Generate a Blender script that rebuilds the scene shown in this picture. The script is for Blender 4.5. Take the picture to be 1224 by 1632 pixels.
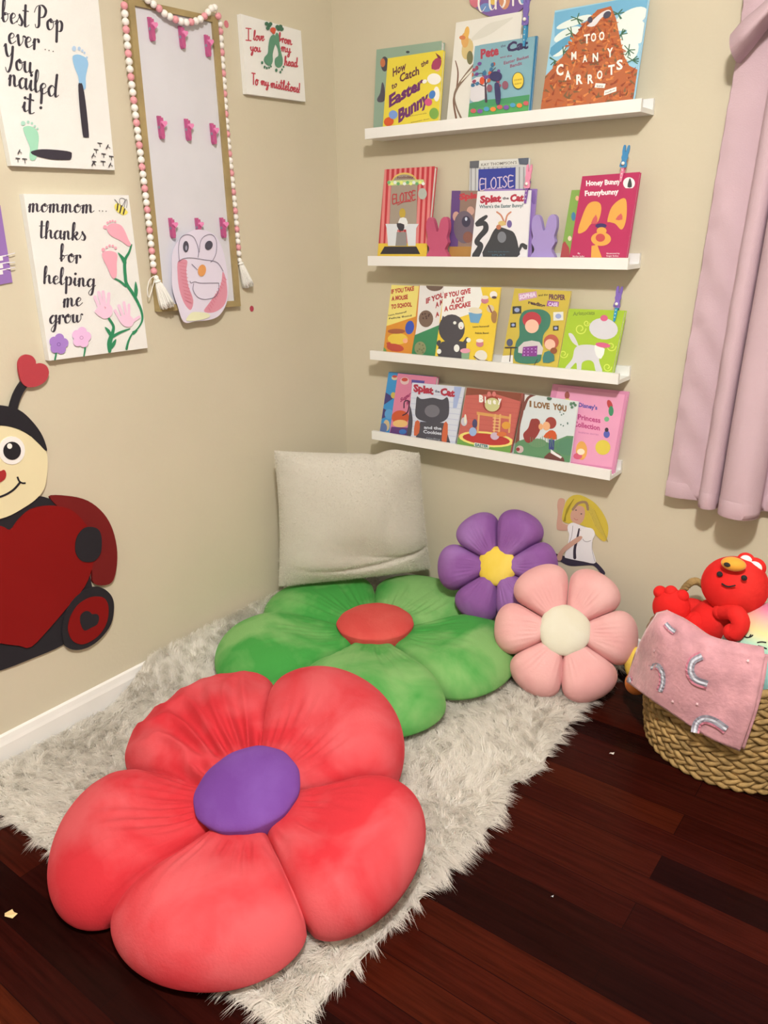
import bpy, bmesh, math, random
import numpy as np
from mathutils import Vector, Matrix
from mathutils.geometry import tessellate_polygon

for o in list(bpy.data.objects): bpy.data.objects.remove(o)
S = bpy.context.scene
COL = S.collection
rnd = random.Random(7)
rs = np.random.RandomState(5)

# ------------------------------------------------------------ camera
YAW, PIT, ROLL, FPX = 2.22017663, -0.346034126, -0.0179064322, 1253.84573
CAM = np.array([1.94229019, -2.32103562, 1.37207063])
_f = np.array([math.cos(PIT)*math.cos(YAW), math.cos(PIT)*math.sin(YAW), math.sin(PIT)])
_r = np.cross(_f, [0, 0, 1]); _r /= np.linalg.norm(_r); _u = np.cross(_r, _f)
RX = math.cos(ROLL)*_r + math.sin(ROLL)*_u
RY = -math.sin(ROLL)*_r + math.cos(ROLL)*_u
cd = bpy.data.cameras.new('camera'); cam = bpy.data.objects.new('camera', cd); COL.objects.link(cam)
m = Matrix.Identity(4)
for i in range(3):
    m[i][0] = RX[i]; m[i][1] = RY[i]; m[i][2] = -_f[i]; m[i][3] = CAM[i]
cam.matrix_world = m
cd.sensor_fit = 'VERTICAL'; cd.sensor_height = 36.0; cd.sensor_width = 27.0
cd.lens = FPX/1632*36.0
cd.clip_start = 0.02
S.camera = cam

# ------------------------------------------------------------ world, lights, exposure
W = bpy.data.worlds.new('night'); S.world = W; W.use_nodes = True
W.node_tree.nodes['Background'].inputs[0].default_value = (0.9, 0.85, 0.8, 1)
W.node_tree.nodes['Background'].inputs[1].default_value = 0.02
S.view_settings.view_transform = 'Standard'; S.view_settings.look = 'None'
S.view_settings.exposure = 0.0; S.view_settings.gamma = 1.0
LAMP_POS = (1.95, -2.15, 2.57)
LAMP_W = 100.0
LAMP_DOWN_W = 46.0
LAMP_COL = (1.0, 0.905, 0.80)

def lin(c):
    c = c/255.0
    return c/12.92 if c <= 0.04045 else ((c+0.055)/1.055)**2.4
REF = [lin(226), lin(215), lin(198)]
def P(c, k=0.80):
    """base colour of a surface seen as c under this room's warm lamp"""
    return tuple(max(0.004, min(0.92, lin(v)/r*k)) for v, r in zip(c, REF))

# ------------------------------------------------------------ materials
MC = {}
def mat(name, c, rough=0.6, sheen=0, bump=0, bscale=200, var=0.0, vscale=8, metal=0, coat=0, spec=0.5, raw=False):
    key = (name, tuple(c), rough)
    if key in MC: return MC[key]
    M = bpy.data.materials.new(name); M.use_nodes = True; nt = M.node_tree; b = nt.nodes['Principled BSDF']
    col = tuple(c) if raw else P(c)
    b.inputs['Base Color'].default_value = (*col, 1)
    b.inputs['Roughness'].default_value = rough; b.inputs['Metallic'].default_value = metal
    b.inputs['Specular IOR Level'].default_value = spec
    if sheen: b.inputs['Sheen Weight'].default_value = sheen; b.inputs['Sheen Roughness'].default_value = 0.4
    if coat: b.inputs['Coat Weight'].default_value = coat; b.inputs['Coat Roughness'].default_value = 0.15
    tc = nt.nodes.new('ShaderNodeTexCoord')
    n = nt.nodes.new('ShaderNodeTexNoise'); n.inputs['Scale'].default_value = vscale; n.inputs['Detail'].default_value = 5
    nt.links.new(tc.outputs['Object'], n.inputs['Vector'])
    r = nt.nodes.new('ShaderNodeValToRGB'); v = var if var else 0.02
    r.color_ramp.elements[0].position = 0.38; r.color_ramp.elements[1].position = 0.66
    r.color_ramp.elements[0].color = (*[x*(1-v) for x in col], 1); r.color_ramp.elements[1].color = (*[min(1, x*(1+v)+v*0.02) for x in col], 1)
    nt.links.new(n.outputs['Fac'], r.inputs['Fac']); nt.links.new(r.outputs['Color'], b.inputs['Base Color'])
    if bump:
        n2 = nt.nodes.new('ShaderNodeTexNoise'); n2.inputs['Scale'].default_value = bscale; n2.inputs['Detail'].default_value = 4
        nt.links.new(tc.outputs['Object'], n2.inputs['Vector'])
        bp = nt.nodes.new('ShaderNodeBump'); bp.inputs['Strength'].default_value = bump; bp.inputs['Distance'].default_value = 0.004
        nt.links.new(n2.outputs['Fac'], bp.inputs['Height']); nt.links.new(bp.outputs['Normal'], b.inputs['Normal'])
    MC[key] = M
    return M
def ink(c): return mat('ink_%d_%d_%d' % tuple(c), c, 0.45)
def velvet(name, c, c2, light=None):
    """brushed plush: the nap shows two tones in patches"""
    M = bpy.data.materials.new(name); M.use_nodes = True; nt = M.node_tree; b = nt.nodes['Principled BSDF']
    tc = nt.nodes.new('ShaderNodeTexCoord')
    n = nt.nodes.new('ShaderNodeTexNoise'); n.inputs['Scale'].default_value = 5; n.inputs['Detail'].default_value = 4
    n.inputs['Roughness'].default_value = 0.5; n.inputs['Distortion'].default_value = 0.4
    nt.links.new(tc.outputs['Object'], n.inputs['Vector'])
    r = nt.nodes.new('ShaderNodeValToRGB'); r.color_ramp.elements[0].position = 0.42; r.color_ramp.elements[1].position = 0.64
    r.color_ramp.elements[0].color = (*P(c), 1); r.color_ramp.elements[1].color = (*P(c2), 1)
    nt.links.new(n.outputs['Fac'], r.inputs['Fac']); nt.links.new(r.outputs['Color'], b.inputs['Base Color'])
    b.inputs['Roughness'].default_value = 0.85; b.inputs['Sheen Weight'].default_value = 0.35
    b.inputs['Sheen Tint'].default_value = (*P(c2), 1); b.inputs['Specular IOR Level'].default_value = 0.15
    n2 = nt.nodes.new('ShaderNodeTexNoise'); n2.inputs['Scale'].default_value = 160; n2.inputs['Detail'].default_value = 3
    nt.links.new(tc.outputs['Object'], n2.inputs['Vector'])
    bp = nt.nodes.new('ShaderNodeBump'); bp.inputs['Strength'].default_value = 0.25; bp.inputs['Distance'].default_value = 0.003
    nt.links.new(n2.outputs['Fac'], bp.inputs['Height']); nt.links.new(bp.outputs['Normal'], b.inputs['Normal'])
    return M

def shag(name, c, tr=0.45):
    """thin pile fibres: light passes through them"""
    M = bpy.data.materials.new(name); M.use_nodes = True; nt = M.node_tree; b = nt.nodes['Principled BSDF']; out = nt.nodes['Material Output']
    tc = nt.nodes.new('ShaderNodeTexCoord'); n = nt.nodes.new('ShaderNodeTexNoise'); n.inputs['Scale'].default_value = 9; nt.links.new(tc.outputs['Object'], n.inputs['Vector'])
    r = nt.nodes.new('ShaderNodeValToRGB'); r.color_ramp.elements[0].color = (*[x*.94 for x in c], 1); r.color_ramp.elements[1].color = (*c, 1); nt.links.new(n.outputs['Fac'], r.inputs['Fac'])
    t = nt.nodes.new('ShaderNodeBsdfTranslucent'); mx = nt.nodes.new('ShaderNodeMixShader'); mx.inputs[0].default_value = tr
    nt.links.new(r.outputs['Color'], b.inputs['Base Color']); nt.links.new(r.outputs['Color'], t.inputs['Color'])
    b.inputs['Roughness'].default_value = .7; b.inputs['Specular IOR Level'].default_value = .2
    nt.links.new(b.outputs[0], mx.inputs[1]); nt.links.new(t.outputs[0], mx.inputs[2]); nt.links.new(mx.outputs[0], out.inputs['Surface'])
    return M
# ------------------------------------------------------------ geometry helpers
def ray(px, py):
    return RX*((px-612)/FPX) + RY*(-(py-816)/FPX) + _f
def at(px, py, axis, val):
    """point of the wall/plane <axis>=val that the pixel looks at"""
    d = ray(px, py); t = (val-CAM[axis])/d[axis]
    return CAM + d*t
class Plane:
    def __init__(s, o, n):
        s.o = np.array(o, float); s.n = np.array(n, float); s.n /= np.linalg.norm(s.n)
    def at(s, px, py, off=0.0):
        d = ray(px, py); o = s.o
        t = np.dot(o-CAM, s.n)/np.dot(d, s.n)
        return CAM + d*t + s.n*off

def org(o):
    w = np.zeros(3)
    while o is not None:
        w = w + np.array(o.location); o = o.parent
    return w
def mk(name, V, F, mats, mi=None, parent=None, smooth=False, origin=None):
    V = np.array(V, float).reshape(-1, 3)
    if parent is not None: o3 = org(parent)
    elif origin is not None: o3 = np.array(origin, float)
    else: o3 = np.array([V[:, 0].mean(), V[:, 1].mean(), V[:, 2].min()])
    me = bpy.data.meshes.new(name)
    me.from_pydata((V-o3).tolist(), [], [tuple(map(int, f)) for f in F])
    if not isinstance(mats, (list, tuple)): mats = [mats]
    for x in mats: me.materials.append(x)
    if mi is not None: me.polygons.foreach_set('material_index', np.array(mi, dtype=np.int32))
    if smooth: me.polygons.foreach_set('use_smooth', np.ones(len(me.polygons), dtype=bool))
    me.update()
    o = bpy.data.objects.new(name, me); COL.objects.link(o)
    if parent is not None: o.parent = parent
    else: o.location = o3
    return o
def empty(name, loc, label=None, cat=None, group=None):
    o = bpy.data.objects.new(name, None); COL.objects.link(o); o.location = tuple(float(x) for x in loc); o.empty_display_size = 0.05
    if label: tag(o, label, cat, group)
    return o
def tag(o, label, cat, group=None):
    o['label'] = label; o['category'] = cat
    if group: o['group'] = group
    return o
def struct(o): o['kind'] = 'structure'; return o
def boxg(x0, x1, y0, y1, z0, z1):
    V = [(x, y, z) for x in (x0, x1) for y in (y0, y1) for z in (z0, z1)]
    F = [(0, 1, 3, 2), (4, 6, 7, 5), (0, 4, 5, 1), (2, 3, 7, 6), (0, 2, 6, 4), (1, 5, 7, 3)]
    return V, F
class Bag:
    """collects geometry for ONE mesh"""
    def __init__(s): s.V = []; s.F = []; s.m = []; s.mats = []
    def mi(s, M):
        if M not in s.mats: s.mats.append(M)
        return s.mats.index(M)
    def add(s, V, F, M):
        b = len(s.V); s.V += [tuple(v) for v in V]; s.F += [tuple(b+i for i in f) for f in F]; s.m += [s.mi(M)]*len(F)
        return s
    def build(s, name, parent=None, smooth=False, origin=None):
        return mk(name, s.V, s.F, s.mats, s.m, parent, smooth, origin)
def grid_faces(nu, nv, base=0, flip=False):
    F = []
    for i in range(nu-1):
        for j in range(nv-1):
            a = base+i*nv+j; q = (a, a+nv, a+nv+1, a+1)
            F.append(q[::-1] if flip else q)
    return F
def ellipsoid(c, r, ax=None, nu=24, nv=16, bumps=0.0):
    """c centre, r radii, ax 3x3 rows = axes"""
    ax = np.eye(3) if ax is None else np.array(ax, float)
    V = []; F = []
    for i in range(nv+1):
        t = math.pi*i/nv
        for j in range(nu):
            p = 2*math.pi*j/nu
            l = np.array([math.sin(t)*math.cos(p), math.sin(t)*math.sin(p), math.cos(t)])
            k = 1+bumps*math.sin(3*p+t*4)
            V.append(np.array(c)+(l*np.array(r)*k)@ax)
    for i in range(nv):
        for j in range(nu):
            F.append((i*nu+j, (i+1)*nu+j, (i+1)*nu+(j+1) % nu, i*nu+(j+1) % nu))
    return V, F
def axes(z, hint=(0, 0, 1)):
    z = np.array(z, float); z /= np.linalg.norm(z); x = np.cross(hint, z)
    if np.linalg.norm(x) < 1e-6: x = np.cross((0, 1, 0), z)
    x /= np.linalg.norm(x); y = np.cross(z, x)
    return np.array([x, y, z])
def tube(pts, r, n=8, closed=False, cap=True):
    pts = [np.array(p, float) for p in pts]; N = len(pts); V = []; F = []
    up = None
    for i in range(N):
        a = pts[(i-1) % N] if (closed or i > 0) else pts[i]; b = pts[(i+1) % N] if (closed or i < N-1) else pts[i]
        d = b-a; d /= (np.linalg.norm(d)+1e-12)
        if up is None:
            up = np.cross(d, (0, 0, 1)); 
            if np.linalg.norm(up) < 1e-3: up = np.cross(d, (1, 0, 0))
        up = up-d*np.dot(up, d); up /= np.linalg.norm(up)+1e-12; w = np.cross(d, up)
        rr = r[i] if hasattr(r, '__len__') else r
        for k in range(n):
            t = 2*math.pi*k/n; V.append(pts[i]+rr*(math.cos(t)*up+math.sin(t)*w))
    for i in range(N if closed else N-1):
        for k in range(n):
            F.append((i*n+k, i*n+(k+1) % n, ((i+1) % N)*n+(k+1) % n, ((i+1) % N)*n+k))
    if cap and not closed: F += [tuple(range(n))[::-1], tuple((N-1)*n+k for k in range(n))]
    return V, F
def catmull(pts, k=6, closed=False):
    pts = [np.array(p, float) for p in pts]; N = len(pts)
    if N < 3 and not closed: return [pts[0]+(pts[-1]-pts[0])*t/k for t in range(k+1)]
    out = []
    for i in range(N if closed else N-1):
        g = (lambda j: pts[j % N]) if closed else (lambda j: pts[max(0, min(N-1, j))])
        p0, p1, p2, p3 = g(i-1), g(i), g(i+1), g(i+2)
        for q in range(k):
            t = q/k
            out.append(0.5*((2*p1)+(-p0+p2)*t+(2*p0-5*p1+4*p2-p3)*t*t+(-p0+3*p1-3*p2+p3)*t**3))
    if not closed: out.append(pts[-1])
    return out
def prism(front, n, th, M, bag=None):
    """extrude the closed polygon front (3D, planar) backwards by th along -n; bevelled rim"""
    bag = bag or Bag(); n = np.array(n, float); N = len(front)
    front = [np.array(p, float) for p in front]
    c = sum(front)/N
    tri = tessellate_polygon([[Vector(p) for p in front]])
    V = front + [p-n*th for p in front]
    F = [tuple(t) for t in tri] + [tuple(i+N for i in t[::-1]) for t in tri]
    F += [(i, (i+1) % N, (i+1) % N+N, i+N) for i in range(N)]
    bag.add(V, F, M)
    return bag

# ------------------------------------------------------------ stroke lettering (hand lettered glyphs) and art boards
GL = {
'a': (1.12, [".8,.8 .5,1 .15,.6 .2,.1 .45,0 .75,.4 .85,.95", ".85,.95 .8,.3 .95,.02 1.15,.25"]),
'b': (1.0, ["0,.2 .35,1 .5,1.8 .4,2.1 .25,1.8 .2,.6 .25,.1 .5,0 .8,.4 .75,.8 .5,.85 .42,.62 .7,.75 1,.85"]),
'c': (.88, [".75,.8 .55,1 .2,.7 .2,.2 .45,0 .9,.35"]),
'd': (1.2, [".8,.8 .5,1 .15,.6 .2,.1 .45,0 .75,.4 1,1.4 1.05,2.1", "1.03,2.1 .85,.4 .95,.02 1.2,.25"]),
'e': (.88, [".15,.45 .5,.55 .7,.8 .5,1 .2,.7 .2,.2 .45,0 .9,.35"]),
'f': (1.0, ["0,.2 .35,1 .5,1.8 .4,2.1 .25,1.8 .2,.6 .22,0", ".22,.1 .5,.3 .6,.6 .4,.7 .45,.6 1,.8"]),
'g': (1.08, [".8,.8 .5,1 .15,.6 .2,.15 .45,.05 .75,.5 .85,.95", ".85,.95 .8,0 .65,-.8 .4,-1 .25,-.7 .6,-.2 1.1,.25"]),
'h': (1.08, ["0,.2 .35,1.2 .45,1.9 .35,2.1 .2,1.7 .12,0", ".14,.4 .45,.95 .7,.9 .7,.3 .85,.02 1.1,.25"]),
'i': (.58, ["0,.3 .25,1 .2,.3 .35,.02 .6,.25", "d.3,1.45"]),
'k': (1.0, ["0,.2 .35,1.2 .45,1.9 .35,2.1 .2,1.7 .12,0", ".14,.4 .5,.95 .7,.8 .5,.5 .25,.5", ".3,.5 .6,.1 .75,0 1,.2"]),
'l': (.58, ["0,.2 .4,1.2 .5,1.9 .38,2.1 .22,1.7 .15,.4 .3,0 .6,.25"]),
'm': (1.5, ["0,.5 .2,.98 .15,0", ".15,.4 .45,.98 .6,.85 .55,0", ".55,.4 .85,.98 1.05,.85 1.05,.25 1.2,.02 1.5,.25"]),
'n': (1.08, ["0,.5 .2,.98 .15,0", ".15,.4 .45,.98 .65,.85 .65,.25 .8,.02 1.1,.25"]),
'o': (.95, [".5,1 .15,.65 .2,.1 .5,0 .8,.4 .7,.9 .45,.95 .6,.7 1,.9"]),
'p': (1.05, [".05,.6 .25,1.0 .2,-1", ".2,.3 .5,.98 .8,.8 .75,.2 .5,0 .25,.1"]),
'r': (.75, ["0,.5 .2,.98 .17,0", ".17,.5 .4,.95 .6,.95 .65,.75"]),
's': (.78, ["0,.2 .4,1 .35,.9 .65,.4 .5,0 .2,.05"]),
't': (.68, [".28,2 .2,.3 .35,0 .7,.25", "-.05,1.45 .62,1.5"]),
'u': (1.08, ["0,.6 .15,.98 .15,.2 .4,0 .7,.35 .78,.95", ".78,.95 .75,.3 .9,.02 1.1,.25"]),
'v': (.9, ["0,.7 .2,.98 .3,.2 .45,0 .75,.5 .75,.95 1,.9"]),
'w': (1.3, ["0,.6 .15,.98 .15,.2 .4,0 .6,.4 .65,.9 .62,.3 .8,0 1.1,.4 1.1,.95 1.3,.9"]),
'y': (1.08, ["0,.6 .15,.98 .15,.3 .4,.1 .75,.5 .8,.98", ".8,.98 .75,-.1 .6,-.8 .35,-1 .25,-.7 .6,-.15 1.1,.3"]),
'P': (1.25, [".5,1.9 .45,.8 .4,.1 .1,-.1 0,.2", "-.1,1.3 .2,1.9 .8,2.1 1.2,1.7 1,1.1 .5,.9"]),
'Y': (1.25, ["-.1,1.8 .1,2.1 .2,1.4 .4,1 .7,1.2 .95,2", ".95,2 .85,.8 .6,-.2 .3,-.5 .1,-.1"]),
'T': (1.0, ["0,1.95 1,1.95", ".5,1.95 .5,0"]),
'I': (.9, ["0,1.9 .8,1.9", ".4,1.9 .4,0", "0,0 .8,0"]),
'C': (1.2, ["1,1.6 .75,2 .2,1.5 .1,.6 .5,0 1.05,.4"]),
'U': (1.2, ["0,1.9 .15,2 .15,.5 .5,0 .95,.5 1,2", "1,2 .95,.2 1.1,0"]),
'S': (1.1, [".9,1.7 .6,2 .2,1.6 .5,1.1 .8,.5 .4,0 0,.3"]),
'O': (1.3, [".6,2 .1,1.3 .2,.3 .6,0 1,.5 .95,1.6 .6,2"]),
'E': (1.0, [".9,1.9 .1,1.95 .1,0 .95,.05", ".1,1 .8,1.05"]),
'L': (1.0, [".1,2 .1,.1 .3,0 .95,.1"]),
'!': (.5, [".28,2.1 .2,.6", "d.16,.08"]),
'.': (.55, ["d.2,.08"]),
' ': (.6, []),
}
FONTC = {}
def font_geo(s, bold=0.0):
    if (s, bold) in FONTC: return FONTC[(s, bold)]
    c = bpy.data.curves.new('t', 'FONT'); c.body = s; c.size = 1.0; c.resolution_u = 2; c.offset = bold
    o = bpy.data.objects.new('t', c); COL.objects.link(o)
    dg = bpy.context.evaluated_depsgraph_get(); me = o.evaluated_get(dg).to_mesh(); me.calc_loop_triangles()
    V = np.array([v.co[:2] for v in me.vertices]).reshape(-1, 2); T = [tuple(t.vertices) for t in me.loop_triangles]
    bpy.data.objects.remove(o); bpy.data.curves.remove(c)
    FONTC[(s, bold)] = (V, T)
    return V, T

EPS = 0.00007
class Board:
    """a flat front with artwork. quad = 4 corners TL,TR,BR,BL in photo pixels on plane pl"""
    def __init__(s, pl, quad, th, base, wrap=None):
        s.pl = pl; s.q = [np.array(p, float) for p in quad]; s.th = th; s.base = base; s.bag = Bag(); s.k = 1; s.wrap = wrap
    def corner(s): return [s.pl.at(*p) for p in s.q]
    def clip(s, poly):
        q = s.q; area = sum(q[i][0]*q[(i+1) % len(q)][1]-q[(i+1) % len(q)][0]*q[i][1] for i in range(len(q)))
        sg = 1 if area > 0 else -1
        for i in range(len(q)):
            a, b = q[i], q[(i+1) % len(q)]; out = []
            side = lambda p: sg*((b[0]-a[0])*(p[1]-a[1])-(b[1]-a[1])*(p[0]-a[0]))
            for j in range(len(poly)):
                c, d = poly[j], poly[(j+1) % len(poly)]; sc, sd = side(c), side(d)
                if sc >= 0: out.append(c)
                if (sc >= 0) != (sd >= 0):
                    t = sc/(sc-sd); out.append((c[0]+(d[0]-c[0])*t, c[1]+(d[1]-c[1])*t))
            poly = out
            if len(poly) < 3: return None
        return poly
    def put(s, pts, faces, c, kk=None):
        M = ink(c) if not isinstance(c, bpy.types.Material) else c
        V = []; F = []
        for fi, f in enumerate(faces):
            pg = s.clip([tuple(pts[i]) for i in f])
            if pg is None: continue
            k_ = s.k if kk is None else s.k+kk[fi]
            b = len(V); V += [s.pl.at(x, y, k_*EPS) for x, y in pg]; F.append(tuple(range(b, b+len(pg))))
        if F: s.bag.add(V, F, M)
        s.k += 1
        return s
    def poly(s, c, pts, smooth=0):
        if isinstance(pts, str): pts = [tuple(map(float, p.split(','))) for p in pts.split()]
        if smooth: pts = catmull(pts, smooth, True)
        tri = tessellate_polygon([[Vector((p[0], p[1], 0)) for p in pts]])
        return s.put(pts, tri, c)
    def ell(s, c, x, y, rx, ry=None, rot=0, n=20):
        ry = rx if ry is None else ry; a = math.radians(rot)
        pts = [(x+rx*math.cos(t)*math.cos(a)-ry*math.sin(t)*math.sin(a), y+rx*math.cos(t)*math.sin(a)+ry*math.sin(t)*math.cos(a)) for t in [2*math.pi*i/n for i in range(n)]]
        return s.put(pts, [tuple(range(n))], c)
    def stroke(s, c, pts, w, calli=False, k=6):
        if isinstance(pts, str): pts = [tuple(map(float, p.split(','))) for p in pts.split()]
        pts = catmull(pts, k) if k else [np.array(p, float) for p in pts]
        N = len(pts); P2 = []; F = []
        for i in range(N):
            d = pts[min(N-1, i+1)]-pts[max(0, i-1)]; l = np.hypot(*d)+1e-9; d = d/l
            ww = w/2 if not hasattr(w, '__len__') else 0
            if calli: ww = w/2*(0.30+0.70*max(0, d[1])**0.8)
            if hasattr(w, '__len__'): ww = np.interp(i/(N-1), np.linspace(0, 1, len(w)), w)/2
            nrm = np.array([-d[1], d[0]])*ww
            P2 += [pts[i]+nrm, pts[i]-nrm]
            if i: F.append((2*i-2, 2*i-1, 2*i+1, 2*i))
        wc = np.hypot(*(P2[0]-P2[1]))/2; we = np.hypot(*(P2[-1]-P2[-2]))/2
        for cpt, rr in ((pts[0], wc), (pts[-1], we)):
            b = len(P2); P2 += [cpt+rr*np.array([math.cos(t), math.sin(t)]) for t in np.linspace(0, 2*math.pi, 9)[:-1]]; F.append(tuple(range(b, b+8)))
        return s.put(P2, F, c, [0.05+0.55*i/N for i in range(N-1)]+[0.0, 0.7])
    def script(s, c, txt, p0, p1, xh, w, calli=True, slant=0.0):
        """lettering in connected strokes; baseline p0->p1, xh = x height in px"""
        tot = sum(GL[ch][0] for ch in txt); p0 = np.array(p0, float); p1 = np.array(p1, float); u = (p1-p0)/tot
        un = u/np.linalg.norm(u); v = np.array([0, -1.0])*xh; x = 0
        k0 = s.k
        for ch in txt:
            adv, sts = GL[ch]
            for st in sts:
                if st[0] == 'd':
                    a, b = map(float, st[1:].split(',')); q = p0+u*(x+a)+v*b; s.ell(c, q[0], q[1], w*0.6, n=8)
                else:
                    pp = [tuple(map(float, q.split(','))) for q in st.split()]
                    s.stroke(c, [tuple(p0+u*(x+a+slant*b)+v*b) for a, b in pp], w, calli, 5)
                s.k = k0 + (s.k-k0) % 3
            x += adv
        s.k = k0+3
        return s
    def text(s, c, txt, p0, p1, h, bold=0.02, jit=0.0, slant=0.0):
        """printed lettering; baseline p0->p1 px, capital height h px"""
        V, T = font_geo(txt, bold)
        if len(V) == 0: return s
        mn = V[:, 0].min(); wd = V[:, 0].max()-mn
        p0 = np.array(p0, float); u = (np.array(p1, float)-p0)/wd; v = np.array([0, -h/0.70])
        pts = [p0+u*(a-mn+slant*b)+v*b for a, b in V]
        if jit:
            pts = [q+np.array([0, jit*math.sin((q[0]-p0[0])*0.45)]) for q in pts]
        return s.put(pts, T, c)
    def build(s, name, parent=None, origin=None):
        f = s.corner(); N = len(f); n = s.pl.n
        V = f+[p-n*s.th for p in f]
        b = Bag(); M = s.base; W2 = s.wrap or M
        b.add(V, [tuple(range(N))[::-1]], M); b.add(V, [tuple(range(N, 2*N))]+[(i, (i+1) % N, (i+1) % N+N, i+N) for i in range(N)], W2)
        off = len(b.V); 
        for M2, fs in [(s.bag.mats[i], [f for f, mm in zip(s.bag.F, s.bag.m) if mm == i]) for i in range(len(s.bag.mats))]:
            used = sorted({i for f in fs for i in f}); mp = {u: i for i, u in enumerate(used)}
            b.add([s.bag.V[u] for u in used], [tuple(mp[i] for i in f) for f in fs], M2)
        return b.build(name, parent, origin=origin)
# ------------------------------------------------------------ room shell
HZ = 2.73
def wall_mat(name, c):
    M = mat(name, c, 0.55, bump=0.12, bscale=90, var=0.02, vscale=2.5, spec=0.3, raw=True)
    return M
MWL = wall_mat('cream_wall_paint', (.64, .602, .485)); MWR = MWL
def wood_floor():
    M = bpy.data.materials.new('jatoba_planks'); M.use_nodes = True; nt = M.node_tree; b = nt.nodes['Principled BSDF']; L = nt.links.new
    tc = nt.nodes.new('ShaderNodeTexCoord'); mp = nt.nodes.new('ShaderNodeMapping')
    mp.inputs['Location'].default_value = (0.30, 0.052, 0)
    L(tc.outputs['Object'], mp.inputs['Vector'])
    br = nt.nodes.new('ShaderNodeTexBrick'); br.offset = 0.37; br.offset_frequency = 2; br.squash = 1
    br.inputs['Scale'].default_value = 1; br.inputs['Brick Width'].default_value = 1.15; br.inputs['Row Height'].default_value = 0.083
    br.inputs['Mortar Size'].default_value = 0.0009; br.inputs['Mortar Smooth'].default_value = 0.1
    br.inputs['Color1'].default_value = (0, 0, 0, 1); br.inputs['Color2'].default_value = (1, 1, 1, 1); br.inputs['Mortar'].default_value = (0.5, 0.5, 0.5, 1)
    L(mp.outputs['Vector'], br.inputs['Vector'])
    r = nt.nodes.new('ShaderNodeValToRGB'); e = r.color_ramp.elements
    e[0].position = 0; e[0].color = (0.010, 0.0022, 0.0018, 1); e[1].position = 1; e[1].color = (0.062, 0.0110, 0.0032, 1)
    for p_, c_ in ((0.25, (0.021, 0.0032, 0.0022, 1)), (0.55, (0.029, 0.0040, 0.0024, 1)), (0.8, (0.036, 0.0052, 0.0026, 1))):
        x = e.new(p_); x.color = c_
    L(br.outputs['Color'], r.inputs['Fac'])
    mp2 = nt.nodes.new('ShaderNodeMapping'); mp2.inputs['Scale'].default_value = (3, 60, 1); L(tc.outputs['Object'], mp2.inputs['Vector'])
    n = nt.nodes.new('ShaderNodeTexNoise'); n.inputs['Scale'].default_value = 1.5; n.inputs['Detail'].default_value = 8; n.inputs['Roughness'].default_value = 0.65
    L(mp2.outputs['Vector'], n.inputs['Vector'])
    mx = nt.nodes.new('ShaderNodeMixRGB'); mx.blend_type = 'MULTIPLY'; mx.inputs['Fac'].default_value = 1
    r2 = nt.nodes.new('ShaderNodeValToRGB'); r2.color_ramp.elements[0].position = 0.3; r2.color_ramp.elements[0].color = (0.55, 0.55, 0.55, 1)
    r2.color_ramp.elements[1].position = 0.75; r2.color_ramp.elements[1].color = (1.5, 1.5, 1.5, 1)
    L(n.outputs['Fac'], r2.inputs['Fac']); L(r.outputs['Color'], mx.inputs[1]); L(r2.outputs['Color'], mx.inputs[2])
    mm = nt.nodes.new('ShaderNodeMixRGB'); mm.inputs[2].default_value = (0.008, 0.002, 0.002, 1)
    L(br.outputs['Fac'], mm.inputs['Fac']); L(mx.outputs['Color'], mm.inputs[1]); L(mm.outputs['Color'], b.inputs['Base Color'])
    b.inputs['Roughness'].default_value = 0.24; b.inputs['Specular IOR Level'].default_value = 0.05
    n3 = nt.nodes.new('ShaderNodeTexNoise'); n3.inputs['Scale'].default_value = 5; L(tc.outputs['Object'], n3.inputs['Vector'])
    bp = nt.nodes.new('ShaderNodeBump'); bp.inputs['Strength'].default_value = 0.15; bp.inputs['Distance'].default_value = 0.002
    L(n3.outputs['Fac'], bp.inputs['Height']); L(bp.outputs['Normal'], b.inputs['Normal'])
    return M
RX1, RY1 = 3.7, -3.9
struct(mk('floor', *boxg(-0.1, RX1, RY1, 0.1, -0.05, 0), wood_floor(), origin=(0, 0, 0)))
struct(mk('wall_left', *boxg(-0.1, 0, RY1, 0.1, 0, HZ), MWL, origin=(0, 0, 0)))
struct(mk('wall_back', *boxg(0, RX1, 0, 0.1, 0, HZ), MWR, origin=(0, 0, 0)))
struct(mk('wall_right', *boxg(RX1, RX1+0.1, RY1, 0.1, 0, HZ), MWR, origin=(RX1, 0, 0)))
struct(mk('wall_front', *boxg(0, RX1, RY1-0.1, RY1, 0, HZ), MWR, origin=(0, RY1, 0)))
struct(mk('ceiling', *boxg(-0.1, RX1+0.1, RY1-0.1, 0.1, HZ, HZ+0.05), mat('ceiling_white', (234, 226, 212), 0.8), origin=(0, 0, HZ)))
MTR = mat('white_trim_paint', (232, 222, 206), 0.4)
def baseboard(name, axis, a, b):
    prof = [(0, 0), (0.014, 0), (0.014, 0.062), (0.011, 0.072), (0.008, 0.086), (0, 0.09)]; V = []
    for t in (a, b):
        for d, z in prof: V.append((d, t, z) if axis == 0 else (t, -d, z))
    n = len(prof); F = [tuple(range(n)), tuple(range(n, 2*n))]+[(i, (i+1) % n, (i+1) % n+n, i+n) for i in range(n)]
    struct(mk(name, V, F, MTR, origin=(0, 0, 0)))
baseboard('baseboard_left', 0, RY1, 0); baseboard('baseboard_back', 1, 0.014, RX1)
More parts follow.
